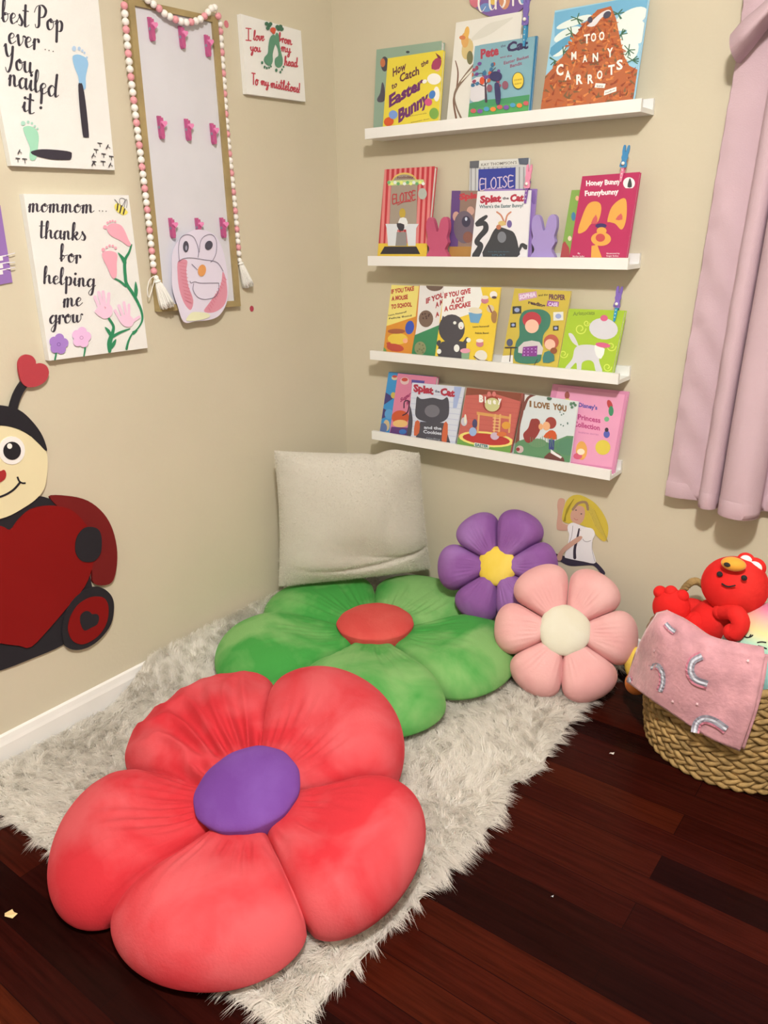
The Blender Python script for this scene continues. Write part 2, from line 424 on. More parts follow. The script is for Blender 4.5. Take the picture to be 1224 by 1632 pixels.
# window behind the curtain
wf = Bag()
for q in (boxg(1.50, 1.56, -0.02, 0, .72, 2.1), boxg(2.24, 2.30, -0.02, 0, .72, 2.1), boxg(1.5, 2.3, -0.02, 0, 2.04, 2.1), boxg(1.5, 2.3, -0.03, 0, .72, .78), boxg(1.56, 2.24, -0.015, 0, 1.38, 1.42)): wf.add(*q, MTR)
w1 = struct(wf.build('window_1', origin=(1.9, 0, .72)))
MG = mat('night_glass', (0.02, 0.025, 0.035), 0.08, raw=True)
mk('window_pane', *boxg(1.56, 2.24, -0.006, -0.001, .78, 2.04), MG, parent=w1)

# ceiling lamp: flush drum with a glowing diffuser
lp = empty('ceiling_lamp', (LAMP_POS[0], LAMP_POS[1], HZ), 'round flush ceiling lamp with a white diffuser on the ceiling', 'lamp')
def disc_ring(cx, cy, z0, z1, r, n=40):
    V = []; F = []
    for z in (z0, z1):
        for i in range(n): V.append((cx+r*math.cos(2*math.pi*i/n), cy+r*math.sin(2*math.pi*i/n), z))
    F = [(i, (i+1) % n, (i+1) % n+n, i+n) for i in range(n)]+[tuple(range(n)), tuple(range(n, 2*n))]
    return V, F
mk('lamp_base', *disc_ring(LAMP_POS[0], LAMP_POS[1], HZ-0.025, HZ-0.001, 0.15), MTR, parent=lp)
ME = bpy.data.materials.new('lamp_glow'); ME.use_nodes = True
_b = ME.node_tree.nodes['Principled BSDF']; _b.inputs['Emission Color'].default_value = (*LAMP_COL, 1); _b.inputs['Emission Strength'].default_value = 6.0
mk('diffuser', *disc_ring(LAMP_POS[0], LAMP_POS[1], HZ-0.045, HZ-0.026, 0.12), ME, parent=lp)
ld = bpy.data.lights.new('lamp_light', 'POINT'); ld.shadow_soft_size = 0.09; ld.energy = LAMP_W; ld.color = LAMP_COL
lo = bpy.data.objects.new('lamp_light', ld); COL.objects.link(lo); lo.location = LAMP_POS
la = bpy.data.lights.new('lamp_downlight', 'AREA'); la.shape = 'DISK'; la.size = 0.18; la.energy = LAMP_DOWN_W; la.color = LAMP_COL
lo = bpy.data.objects.new('lamp_downlight', la); COL.objects.link(lo); lo.location = (LAMP_POS[0], LAMP_POS[1], LAMP_POS[2]-.0)

# ------------------------------------------------------------ tufts (shag pile)
def blades(P0, N0, L0, W0, lean, seg=2):
    """P0 roots, N0 unit growth dirs, lean horizontal bend vectors -> arrays for tapered strips"""
    n = len(P0); side = np.cross(N0, rs.normal(size=(n, 3))); side /= np.linalg.norm(side, axis=1)[:, None]+1e-9
    Vs = []
    for k in range(seg+1):
        t = k/seg
        c = P0+N0*(L0*t)[:, None]+lean*(t*t)[:, None] if False else P0+N0*(L0*(t-0.25*t*t))[:, None]+lean*(t*t)
        w = (W0*(1-t*0.75)*0.5)[:, None]
        if k < seg: Vs += [c-side*w, c+side*w]
        else: Vs += [c]
    V = np.stack(Vs, 1).reshape(-1, 3); m_ = 2*seg+1
    base = (np.arange(n)*m_)[:, None]; F = []
    for k in range(seg-1):
        F.append(base+np.array([[2*k, 2*k+1, 2*k+3, 2*k+2]]))
    q = np.concatenate(F, 0) if F else np.zeros((0, 4), int); t = base+np.array([[2*seg-2, 2*seg-1, 2*seg]])
    return V, q, t
def mesh_np(name, V, Q, T, M, parent):
    o3 = org(parent); V = V-o3
    me = bpy.data.meshes.new(name); nq, nt_ = len(Q), len(T)
    me.vertices.add(len(V)); me.vertices.foreach_set('co', V.astype(np.float32).ravel())
    me.loops.add(nq*4+nt_*3); me.loops.foreach_set('vertex_index', np.concatenate([Q.ravel(), T.ravel()]).astype(np.int32))
    me.polygons.add(nq+nt_); me.polygons.foreach_set('loop_start', np.concatenate([np.arange(nq)*4, nq*4+np.arange(nt_)*3]).astype(np.int32))
    me.materials.append(M); me.update(calc_edges=True)
    o = bpy.data.objects.new(name, me); COL.objects.link(o); o.parent = parent
    return o

# ------------------------------------------------------------ rug
rug = empty('shag_rug', (0.62, -0.8, 0), 'white long-pile shaggy rug under the flower cushions, its edge lapping the left wall', 'rug')
tag(rug, rug['label'], 'rug')
def rug_z(x, y):
    # the rug rides up the skirting where it meets the left wall
    lap = np.clip((0.15-x)/0.11, 0, 1)*np.clip((y+1.20)/0.16, 0, 1)
    return 0.012+0.096*lap**1.4
def redge(y):
    return 1.195+0.012*np.sin(y*5.1)-0.03*np.exp(-((y+0.80)/0.05)**2)+0.012*np.exp(-((y+0.68)/0.06)**2)
nu, nv = 60, 80; V = []
for i in range(nu):
    for j in range(nv):
        y = -1.63+1.625*j/(nv-1); x0 = 0.022; x = x0+(redge(y)-x0)*i/(nu-1)
        V.append((x, y, float(rug_z(x, y))))
F = grid_faces(nu, nv); Vb = [(x, y, max(0.001, z-0.010)) for x, y, z in V]; nn = len(V)
F += [tuple(q+nn for q in f[::-1]) for f in F]
bd = [i*nv for i in range(nu)]+[(nu-1)*nv+j for j in range(1, nv)]+[i*nv+nv-1 for i in range(nu-2, -1, -1)]+[j for j in range(nv-2, 0, -1)]
F += [(bd[i], bd[(i+1) % len(bd)], bd[(i+1) % len(bd)]+nn, bd[i]+nn) for i in range(len(bd))]
MRUG = shag('shag_white', (.98, .97, .94), .5)
mk('rug_backing', V+Vb, F, MRUG, parent=rug, smooth=True)
NB = 300000
xx = rs.uniform(0, 1, NB); yy = rs.uniform(-1.63, -0.02, NB)
xx = 0.026+(redge(yy)-0.026)*xx
NC = 9000; cx = rs.uniform(0, 1.25, NC); cy = rs.uniform(-1.68, 0.0, NC)
# clumps by grid jitter: nearest of hashed cell
cell = 0.016; gx = np.floor(xx/cell+0.35*np.sin(yy*60)).astype(int); gy = np.floor(yy/cell+0.35*np.sin(xx*70)).astype(int)
h = (gx*73856093 ^ gy*19349663) % 100003
hx = (h*9301 % 1009)/1009.0-0.5; hy = (h*4931 % 997)/997.0-0.5
fl = np.stack([np.sin(yy*9+xx*4)+0.7*np.sin(xx*17), np.cos(xx*8-yy*5)+0.6*np.cos(yy*15)-0.5], 1)*0.011
lean = np.zeros((NB, 3)); lean[:, 0] = fl[:, 0]+hx*0.046+rs.normal(0, 0.005, NB); lean[:, 1] = fl[:, 1]+hy*0.046+rs.normal(0, 0.005, NB)
ex = np.clip((xx-redge(yy)+0.05)/0.05, 0, 1); lean[:, 0] += ex*0.022
ey = np.clip((-1.58-yy)/0.05, 0, 1); lean[:, 1] -= ey*0.022
wallk = np.clip((0.06-xx)/0.06, 0, 1); lean[:, 0] = lean[:, 0]*(1-wallk)+0.02*wallk
Lh = rs.uniform(0.024, 0.038, NB)*(1-0.35*np.maximum(ex, ey))
lean[:, 2] = -0.012*np.maximum(ex, ey)
P0 = np.stack([xx, yy, rug_z(xx, yy)-0.002], 1); N0 = np.zeros((NB, 3)); N0[:, 2] = 1
V, Q, T = blades(P0, N0, Lh, rs.uniform(0.0018, 0.0032, NB), lean)
V[:, 2] = np.maximum(V[:, 2], 0.003); V[:, 0] = np.maximum(V[:, 0], 0.004); V[:, 1] = np.minimum(V[:, 1], -0.016)
pile = mesh_np('pile', V, Q, T, MRUG, rug); pile['kind'] = 'stuff'

# ------------------------------------------------------------ flower cushions
def frame(c, n, yh):
    n = np.array(n, float); n /= np.linalg.norm(n); yh = np.array(yh, float); y = yh-n*np.dot(yh, n); y /= np.linalg.norm(y); x = np.cross(y, n)
    return np.array(c, float), x, y, n
def petal(fr, a, bl, br, R, rl, rr, H, zb, r0, wr=0.004, seed=0, k=0.45, pw=2.3, drop=0.0, wfreq=26, clampf=None, pull=0.42, sk=0.0, wl=.28):
    c, ux, uy, un = fr; nt_, ns = 57, 46; Vt = []; Vb = []
    rg = random.Random(seed); ph = [rg.uniform(0, 6.28) for _ in range(8)]
    for i in range(nt_):
        t = -1+2*i/(nt_-1); ang = a+(t*bl if t < 0 else t*br)
        rn = rl+(rr-rl)*(t+1)/2; ro = rn+(R+sk*t-rn)*(max(0, 1-abs(t)**pw))**0.5
        for j in range(ns):
            s = math.sin(math.pi/2*j/(ns-1)); r = r0*0.55+(ro-r0*0.55)*s
            f = (max(0, 1-s**4.2))**0.5
            g = (max(0, 1-abs(t)**4))**0.5*(1-k)+k
            q = min(1, max(0, (r-r0*0.8)/(0.55*R))); q = q*q*(3-2*q); h = H*((1-pull)+pull*q)
            d = max(0, r-r0); w = wr*math.exp(-d/(wl*R))*min(1, max(0, (r-r0*1.03)/(.35*r0)))
            fold = sum(math.sin(ang*wfreq*(0.7+0.35*m_)+ph[m_]+3.0*math.sin(r*9+ph[m_+3])) for m_ in range(3))
            fold = -abs(fold)*0.9+0.8
            w2 = wr*0.35*math.sin(ph[5]+9*ang+r*14)*math.sin(ph[6]+r*21-5*ang)
            z = zb*0+h*f*g+(w*fold+w2)*f
            Vt.append(c+ux*r*math.cos(ang)+uy*r*math.sin(ang)+un*(z-drop*s*s*1.0))
            zz = -zb*f*(0.9+0.1*g)
            Vb.append(c+ux*r*math.cos(ang)+uy*r*math.sin(ang)+un*(zz-drop*s*s))
    V = Vt+Vb; n = len(Vt); F = grid_faces(nt_, ns)+grid_faces(nt_, ns, n, True)
    for i in (0, nt_-1):
        for j in range(ns-1):
            F.append((i*ns+j, i*ns+j+1, n+i*ns+j+1, n+i*ns+j))
    for i in range(nt_-1):
        F.append((i*ns, (i+1)*ns, n+(i+1)*ns, n+i*ns)); e = ns-1
        F.append((i*ns+e, (i+1)*ns+e, n+(i+1)*ns+e, n+i*ns+e))
    V = np.array(V)
    if clampf is not None: V = clampf(V)
    return V, F
def button(fr, R, z0, H, seed=0):
    c, ux, uy, un = fr; rg = random.Random(seed); ph = [rg.uniform(0, 6) for _ in range(3)]; V = []; n = 64; m_ = 18
    for j in range(m_+1):
        s = math.sin(math.pi/2*j/m_)
        for i in range(n):
            a = 2*math.pi*i/n; r = R*s*(1+0.02*math.sin(3*a+ph[0])+0.008*math.sin(11*a+ph[1]))
            V.append(c+ux*r*math.cos(a)+uy*r*math.sin(a)+un*(z0+H*(max(0, 1-s**3.0))**0.55))
    for i in range(n):
        a = 2*math.pi*i/n; V.append(c+ux*R*.9*math.cos(a)+uy*R*.9*math.sin(a)+un*(z0-0.04))
    F = []
    for j in range(m_+1):
        for i in range(n): F.append((j*n+i, (j+1)*n+i, (j+1)*n+(i+1) % n, j*n+(i+1) % n))
    return V, F
def weld(o):
    b = bmesh.new(); b.from_mesh(o.data); bmesh.ops.remove_doubles(b, verts=b.verts, dist=2e-5); b.to_mesh(o.data); b.free()
    for p_ in o.data.polygons: p_.use_smooth = True
def flower(name, label, cat, fr, petals, rb, zbt, Hb, mp, mb, base, group=None, clampf=None, **kw):
    root = empty(name, base, label, cat, group)
    for i, pt in enumerate(petals):
        d = dict(kw); d.update(pt[6] if len(pt) > 6 else {})
        V, F = petal(fr, math.radians(pt[0]), math.radians(pt[1]), math.radians(pt[2]), pt[3], pt[4], pt[5], r0=rb, seed=i*7+len(name), clampf=clampf, **d)
        weld(mk('petal', V, F, mp, parent=root, smooth=True))
    o = mk('flower_center', *button(fr, rb, zbt, Hb, 3), mb, parent=root, smooth=True)
    return root

MRED = velvet('coral_velvet', (186, 43, 48), (198, 80, 80)); MPUR = velvet('purple_velvet', (104, 58, 124), (116, 74, 140))
MGRN = velvet('green_velvet', (64, 142, 60), (124, 166, 94)); MREDB = velvet('red_button', (196, 70, 62), (206, 88, 76))
MLIL = velvet('violet_plush', (132, 82, 136), (150, 106, 156)); MYEL = velvet('yellow_plush', (222, 186, 66), (232, 200, 96))
MPNK = velvet('pink_plush', (220, 158, 148), (226, 172, 160)); MCRM = velvet('cream_plush', (214, 202, 172), (220, 210, 184))

def cl_red(V):
    V[:, 2] = np.maximum(V[:, 2], 0.016); return V
frR = frame((.80, -1.33, .105), (0, -.20, 1), (0, 1, 0))
flower('flower_floor_cushion', 'large coral red five-petal flower floor cushion with a purple centre, front of the rug', 'cushion', frR,
       [(7, 34, 34, .412, .322, .318, dict(zb=.09)), (84, 41, 43, .448, .306, .37, dict(sk=.088, wr=0.005, zb=.11)), (158, 33, 36, .490, .37, .33, dict(sk=-.02, wr=0.019, wfreq=17, wl=.8, zb=.11)), (-132, 34, 31, .465, .325, .35, dict(wr=0.008, zb=.06)), (-62, 39, 35, .408, .35, .316, dict(zb=.04))],
       .122, .080, .030, MRED, MPUR, (.80, -1.34, 0), H=.117, zb=.09, clampf=cl_red, wr=.005)
def cl_gr(V):
    V[:, 0] = np.maximum(V[:, 0], 0.018); V[:, 1] = np.minimum(V[:, 1], -0.018); V[:, 2] = np.maximum(V[:, 2], 0.02); return V
frG = frame((.50, -.48, .062), (0, 0.0, 1), (0, 1, 0))
flower('flower_floor_cushion', 'large green five-petal flower floor cushion with a red centre, in the corner', 'cushion', frG,
       [(15, 36, 36, .475, .35, .34), (88, 37, 40, .47, .34, .34), (165, 37, 33, .50, .34, .38), (-128, 34, 34, .532, .375, .352), (-57, 37, 36, .53, .352, .352, dict(wr=.006))],
       .128, .078, .026, MGRN, MREDB, (.50, -.48, 0), H=.110, zb=.045, clampf=cl_gr, wr=.005)

def cl_sm(V):
    V[:, 1] = np.minimum(V[:, 1], -0.012); V[:, 2] = np.maximum(V[:, 2], 0.014); return V
PKN = (0.30, -.75, .58); pkc = at(900, 1004, 1, -.30)
frP = frame(pkc-np.array(PKN)/np.linalg.norm(PKN)*0.055, PKN, (0, .1, 1))
kwS = dict(H=.078, zb=.05, wr=.0022, k=.30, pw=2.8, pull=0.25)
flower('flower_pillow', 'pale pink six-petal flower pillow with a cream centre, leaning on the back wall', 'pillow', frP,
       [(3, 29, 29, .218, .155, .155), (62, 29, 30, .218, .155, .155), (124, 31, 31, .225, .155, .155), (184, 28, 29, .218, .15, .15), (243, 30, 30, .218, .15, .155), (304, 31, 30, .22, .155, .155)],
       .078, .050, .026, MPNK, MCRM, (pkc[0], pkc[1]-.1, 0.02), clampf=cl_sm, **kwS)
PUN = (0.22, -.85, .42); puc = at(791, 902, 1, -.19)
frU = frame(puc-np.array(PUN)/np.linalg.norm(PUN)*0.05, PUN, (-0.05, .1, 1))
flower('flower_pillow', 'violet six-petal flower pillow with a yellow centre, between the green cushion and the wall', 'pillow', frU,
       [(8, 28, 30, .195, .14, .145), (66, 28, 32, .205, .145, .14), (130, 32, 28, .20, .14, .135), (188, 30, 28, .215, .14, .145), (243, 27, 31, .205, .14, .14), (305, 31, 35, .195, .14, .14)],
       .066, .042, .024, MLIL, MYEL, (puc[0], puc[1], 0.1), clampf=cl_sm, **kwS)

# ------------------------------------------------------------ white fleece pillow in the corner
pil = empty('square_pillow', (0.30, -0.34, 0.17), 'white fluffy square pillow standing in the corner on the green flower cushion', 'pillow')
TLc, TRc = at(437, 718, 0, .10), at(668, 722, 1, -.10); BLc, BRc = np.array([.150, -.565, .185]), np.array([.490, -.15, .19])
BLc = at(444, 934, 2, .168); BRc = at(686, 905, 2, .168)
nrm = np.cross(TRc-TLc, TLc-BLc); nrm /= np.linalg.norm(nrm)
if nrm[1] > 0: nrm = -nrm
nu = 70; Vf = []; Vk = []
for i in range(nu):
    for j in range(nu):
        u = -math.cos(math.pi*i/(nu-1)); v = -math.cos(math.pi*j/(nu-1)); u = 0.5*u+0.5*(-1+2*i/(nu-1)); v = 0.5*v+0.5*(-1+2*j/(nu-1))
        uu = u*(1-0.035*(1-v*v)+0.0*v); vv = v*(1-0.03*(1-u*u))
        if v > 0: vv += 0.06*v*math.exp(-((u-.66)/.20)**2)-0.025*v*math.exp(-((u-.38)/.09)**2)
        a, b = (uu+1)/2, (vv+1)/2
        base = (BLc*(1-a)+BRc*a)*(1-b)+(TLc*(1-a)+TRc*a)*b
        t = ((1-u*u)*(1-v*v)); h = 0.115*max(0, t)**0.40
        e = max(0, t)**0.25
        w = 0.0
        w += 0.010*math.sin(7*v+2.4*u+1)*math.exp(-((v+.65)/.35)**2)
        w -= 0.018*math.exp(-((v+.72-.16*u*u-.05*u)/.04)**2)*max(0, min(1, (u+1.0)))
        w -= 0.014*math.exp(-((v+.50+.1*math.sin(2.5*u))/.035)**2)*math.exp(-((u-.55)/.4)**2)
        w -= 0.010*math.exp(-((u-.40+.5*(v-.8))/.05)**2)*math.exp(-((v-.85)/.25)**2)
        w += 0.012*math.exp(-((u-.68)/.22)**2-((v-.8)/.2)**2)
        w -= 0.004*math.exp(-((u-.4)**2+(v-.05)**2)**.5*4)*math.sin(20*u)
        w += 0.007*math.sin(5*u+1.3)*math.sin(4*v+.4)
        Vf.append(base+nrm*(h+w*e)); Vk.append(base-nrm*h*0.75)
Vf = np.array(Vf); Vk = np.array(Vk)
for A in (Vf, Vk): A[:, 0] = np.maximum(A[:, 0], .008); A[:, 1] = np.minimum(A[:, 1], -.008)
MPIL = shag('fleece_white', (.84, .83, .78), .3)
n = nu*nu
mk('pillow_cover', np.concatenate([Vf, Vk]), grid_faces(nu, nu)+grid_faces(nu, nu, n, True), MPIL, parent=pil, smooth=True)
G = Vf.reshape(nu, nu, 3); du = np.gradient(G, axis=0); dv = np.gradient(G, axis=1); NN = np.cross(du, dv); NN /= np.linalg.norm(NN, axis=2)[..., None]+1e-9
if (NN[nu//2, nu//2]@nrm) < 0: NN = -NN
NF = 60000; iu = rs.uniform(0, nu-1.001, NF); iv = rs.uniform(0, nu-1.001, NF); a = iu.astype(int); b = iv.astype(int); fu = (iu-a)[:, None]; fv = (iv-b)[:, None]
def bil(A): return (A[a, b]*(1-fu)+A[a+1, b]*fu)*(1-fv)+(A[a, b+1]*(1-fu)+A[a+1, b+1]*fu)*fv
NP = bil(NN); NP += rs.normal(0, .3, NP.shape); NP /= np.linalg.norm(NP, axis=1)[:, None]
V, Q, T = blades(bil(G), NP, rs.uniform(.003, .006, NF), rs.uniform(.0009, .0016, NF), rs.normal(0, .002, (NF, 3)))
V[:, 0] = np.maximum(V[:, 0], .004); V[:, 1] = np.minimum(V[:, 1], -.004)
fz = mesh_np('fleece_fuzz', V, Q, T, MPIL, pil); fz['kind'] = 'stuff'
# ------------------------------------------------------------ curtain
MCUR = mat('mauve_cotton', (194, 163, 162), 0.75, bump=0.25, bscale=300, var=0.02, spec=0.2)
cur = empty('curtain', (1.6, -0.1, 0.6), 'mauve pink cotton curtain with deep folds hanging beside the book ledges', 'curtain')
PROF = [(1.27, -.050), (1.30, -.056), (1.335, -.050), (1.366, -.044), (1.374, -.060), (1.376, -.088), (1.388, -.106), (1.408, -.110), (1.424, -.094), (1.428, -.062), (1.436, -.036), (1.441, -.044), (1.434, -.090), (1.442, -.126), (1.466, -.146), (1.50, -.150), (1.524, -.136), (1.540, -.104), (1.536, -.062), (1.534, -.038), (1.552, -.032), (1.60, -.050), (1.622, -.10), (1.66, -.12), (1.69, -.08), (1.72, -.05), (1.78, -.06), (1.82, -.11), (1.86, -.06), (1.92, -.05)]
pf = np.array(catmull(PROF, 7)); nz = 90; V = []
for i, (x, y) in enumerate(pf):
    for j in range(nz):
        v = j/(nz-1); z = 0.612+v*1.50
        tt = min(1, max(0, (z-.6)/1.15)); xx_ = 1.27+(x-1.27)*(1-.10*tt)+.055*tt**1.2
        yy_ = -.05+(y+.05)*(1-.22*tt)
        edge = math.exp(-(x-1.27)/.03)
        yy_ += .0035*edge*math.sin(z*150+3*math.sin(z*37))+.0045*math.sin(z*46+x*60)*math.exp(-((x-1.33)/.05)**2)*math.exp(-((z-.95)/.5)**2)+.0018*math.sin(x*40+z*11)
        V.append((xx_, min(yy_, -.03), z))
Fc = grid_faces(len(pf), nz)
cp = mk('curtain_panel', V, Fc, MCUR, parent=cur, smooth=True)
sd = cp.modifiers.new('thick', 'SOLIDIFY'); sd.thickness = 0.0015; sd.offset = 0
V = []
for i, (x, y) in enumerate(pf):
    for z in (.610, .613, .655, .658): V.append((x, min(-.03, y+.0) - (.0022 if .611 < z < .657 else .001), z))
hm = mk('hem', V, grid_faces(len(pf), 4), MCUR, parent=cur, smooth=True)
# knotted swag near the top of the panel
rows = [[(1164, 55, -.10), (1184, 32, -.12), (1212, 8, -.13), (1245, -25, -.13)], [(1163, 76, -.125), (1186, 55, -.15), (1216, 24, -.16), (1248, -8, -.16)], [(1171, 96, -.10), (1194, 68, -.12), (1222, 32, -.13), (1252, 4, -.13)]]
R2 = [catmull([at(a, b, 1, c) for a, b, c in r], 5) for r in rows]
V = []; nn_ = len(R2[0])
for i in range(nn_):
    V += catmull([R2[0][i]+np.array([0, .05, 0]), R2[0][i], R2[1][i], R2[2][i], R2[2][i]+np.array([0, .05, 0])], 4)
mk('knotted_swag', V, grid_faces(nn_, len(V)//nn_), MCUR, parent=cur, smooth=True)
# ------------------------------------------------------------ left wall: canvases
def LW(x): return Plane((x, 0, 0), (1, 0, 0))
MCAN = mat('canvas_white', (234, 226, 216), 0.7, bump=0.3, bscale=700)
BLK = (52, 46, 54)
def canvas(name, label, cat, quad, th, art, base=MCAN, part='canvas_panel'):
    pl = LW(th+.001); B = Board(pl, quad, th, base); art(B)
    c = B.corner(); root = empty(name, (0.0, sum(p[1] for p in c)/4, min(p[2] for p in c)), label, cat, 'lettered canvases on the left wall' if cat == 'canvas' else None)
    B.build(part, root); return root
def art_pop(B):
    for t, a, b in (('best', (2, 33), (46, 44)), ('Pop', (56, 42), (102, 52)), ('ever', (12, 68), (63, 80)), ('You', (7, 105), (52, 118)), ('nailed', (13, 135), (93, 156)), ('it', (35, 176), (54, 183)), ('!', (62, 172), (70, 175))):
        B.script(BLK, t, a, b, 17 if t not in ('it', '!') else 15, 4.2)
    for x, y in ((71.5, 79), (77.5, 80.5), (84, 82)): B.ell(BLK, x, y, .9)
    bl = (146, 186, 216)
    B.poly(bl, "115,91 121,87 128,88 137,93 140,102 138,113 136,124 136,140 132,143 126,136 124,122 118,107", 4)
    for x, y, r in ((117.5, 77.5, 3.2), (125.5, 77.5, 2.4), (130.5, 81, 1.8), (134, 84.5, 1.6), (137.5, 92, 1.6)): B.ell((176, 196, 212), x, y, r, r*1.3)
    B.poly(BLK, "124,136 127,133 131,136 136,165 141,215 139,219 134,219 131,214 126,170", 3)
    g = (158, 206, 170)
    B.poly(g, "36,205 42,201 50,202 58,208 61,218 60,232 57,252 50,256 46,250 47,236 42,222", 4)
    for x, y, r in ((36, 196.5, 3.6), (44, 194.5, 2.2), (50, 196.5, 2), (54.5, 201, 1.8), (59, 205, 1.6)): B.ell((168, 206, 180), x, y, r)
    B.poly(BLK, "48,243 53,240 66,238 90,239 111,242 113.5,247 112,253.5 106,255 80,254 55,248", 3)
    for x, y, s in ((158, 228, 1), (152, 238, 1), (164, 245, 1), (149, 257, .9), (163, 257, 1.1), (176, 249, 1), (27, 252, 1), (38, 253, 1.1)):
        B.stroke(BLK, [(x-3*s, y), (x+3*s, y+.8)], 1.6, k=1); B.stroke(BLK, [(x, y), (x+.6, y+6*s)], 1.2, k=1)
    for x, y in ((168, 233), (145, 247), (145, 260), (172, 262), (27, 241)):
        B.stroke(BLK, [(x, y+4), (x+3, y-2)], 1.6, k=1); B.stroke(BLK, [(x+2, y), (x+6, y+3)], 1, k=1)
canvas('lettered_canvas', 'white canvas lettered best Pop with blue and green footprint hammers', 'canvas', [(-39, -33), (153, -38), (183, 271), (18, 264)], .018, art_pop)
def petal_flower(B, c, x, y, r, cc):
    for k in range(5):
        a = math.radians(-90+72*k+8); B.ell(c, x+r*.55*math.cos(a), y+r*.6*math.sin(a), r*.5, r*.52)
    B.ell(c, x, y, r*.55); B.ell(cc, x, y+.5, r*.2); B.ell(c, x, y+.5, r*.14)
def art_mom(B):
    for t, a, b in (('mommom', (45, 337), (150, 339)), ('thanks', (63, 379), (137, 383)), ('for', (95, 415), (129, 420)), ('helping', (69, 451), (152, 458)), ('me', (100, 489), (131, 487)), ('grow', (78, 516), (131, 513))):
        B.script(BLK, t, a, b, 13 if t != 'mommom' else 12.5, 3.8)
    for x in (158, 163, 168.5): B.ell(BLK, x, 336+(x-158)*.06, .9)
    Y = (236, 214, 92)
    B.poly(Y, "182,328 186,324 193,327 200,334 203,339 197,343 190,340 184,335", 4)
    for a, b in (((187.5, 325), (186, 335)), ((193, 328), (190.5, 339)), ((198, 333), (196, 341))): B.stroke(BLK, [a, b], 2.2, k=1)
    for w in ("191,328 190,318 195,316 199,320 197,331", "194,329 200,318 202,322 201,331"): B.stroke((90, 84, 90), w, .8)
    B.stroke(BLK, "187,324 184,320 182,318", .9)
    GR = (44, 130, 84)
    B.stroke(GR, "209,390 205,402 199,413 198,425 199,440 201,452 210,466 219,482 225,497 226,510 220,522 210,532 204,544 201,556", [2.2, 4, 5, 5, 5, 4.5, 4, 3, 2, 3, 4])
    B.stroke(GR, "182,444 190,448 200,456", [2.5, 4]); B.poly(GR, "187,402 197,410 201,418 198,424 192,412", 3); B.poly(GR, "215,448 219,462 217,474 213,470", 3); B.poly(GR, "210,528 219,526 212,534", 2)
    B.stroke(GR, "173,508 180,520 178,532 174,545 174,560", [4, 4, 5, 7, 8, 5]); B.stroke(GR, "176,538 190,530 206,524", [5, 4, 2]); B.poly(GR, "166,521 174,526 178,536 173,534", 3); B.poly(GR, "184,540 183,549 176,557 177,548", 3)
    PK = (238, 164, 172); PL = (240, 194, 206)
    B.poly(PK, "170,361 178,356 190,358 197,366 204,382 208,390 203,392 192,384 178,377 171,370", 4)
    for x, y, r in ((166.5, 362, 3.2), (170.5, 355, 2), (174.5, 353, 1.9), (178.5, 352, 1.8), (182.5, 353, 1.7)): B.ell(PK, x, y, r)
    B.poly(PK, "162,403 170,400 180,401 186,406 185,420 185,438 181,444 176,440 170,426 163,412", 4)
    for x, y, r in ((163.5, 398, 3), (169, 394, 2), (173.5, 391.5, 2), (178.5, 392, 2), (183, 395, 2.2)): B.ell(PK, x, y, r)
    B.poly(PL, "155,489 163,484 172,484 178,492 176,503 166,508 158,504 152,496", 4)
    for a, b in (((157, 490), (150, 473)), ((162, 488), (156, 466)), ((166, 487), (163, 465)), ((171, 488), (172, 468)), ((158, 502), (152, 496))): B.stroke(PL, [a, b], 5, k=1)
    B.stroke((200, 120, 140), "165,489 167,490 166,492", .8)
    B.poly(PL, "188,507 197,502 206,503 212,511 208,520 198,520 191,514", 4)
    for a, b in (((190, 508), (182, 495)), ((195, 505), (188, 487)), ((200, 504), (196, 482)), ((204, 505), (204, 486)), ((210, 512), (220, 505))): B.stroke(PL, [a, b], 4.4, k=1)
    B.stroke(GR, "87,553 88,562 86,573", 2.8); B.stroke(GR, "133,544 134,556 132,568", [4, 3, 2])
    petal_flower(B, (164, 122, 186), 92, 548, 15, (120, 80, 150)); petal_flower(B, (232, 184, 214), 128, 537.5, 15, (190, 130, 170))
canvas('lettered_canvas', 'white canvas lettered mommom with pink handprint and footprint flowers and a bee', 'canvas', [(37.5, 309), (205, 311), (235.5, 554.5), (78.8, 575)], .02, art_mom)
def art_mis(B):
    R_ = (186, 62, 74); G = (92, 140, 108)
    for t, a, b, h in (('I', (392, 64), (401, 65), 10), ('love', (404, 64), (421, 65), 7.5), ('you', (399, 81), (415, 83), 7), ('from', (444, 66), (465, 72), 7), ('my', (448, 81), (463, 85), 7), ('head', (453, 104), (474, 107), 7), ('To', (401, 134), (411, 136), 9), ('my', (415.5, 134.5), (428, 138), 6.3), ('mistletoes!', (431, 139), (478, 148), 7)):
        B.script(R_, t, a, b, h, 1.9, calli=False)
    B.poly(G, "429,62 433,56 438,57 440,64 437,74 434,86 434,98 430,105 424,103 420,97 421,91 426,85 427,74", 4)
    B.poly(G, "438,56 441,52 444,58 445,72 448,86 450,95 449,104 444,108 439,106 437,100 438,93 443,88 441,76 437,66", 4)
    for x, y, r in ((417, 100, 1.8), (421, 107, 1.7), (424.5, 108.5, 1.5), (428, 108, 1.4), (431, 106, 1.3), (439.5, 112, 2), (446, 115, 1.5), (448.5, 111, 1.4), (451, 106.5, 1.4)): B.ell((70, 116, 88), x, y, r, r*1.4)
    D = (60, 104, 78)
    for x, y in ((424, 38), (428, 41), (426, 45), (430, 38.5), (441, 43), (446, 42.5), (448, 46.5), (443, 46)): B.ell(D, x, y, 3.1)
    B.ell((206, 82, 56), 434, 48, 4.6, 4.2); B.ell((206, 82, 56), 435, 52, 2.4)
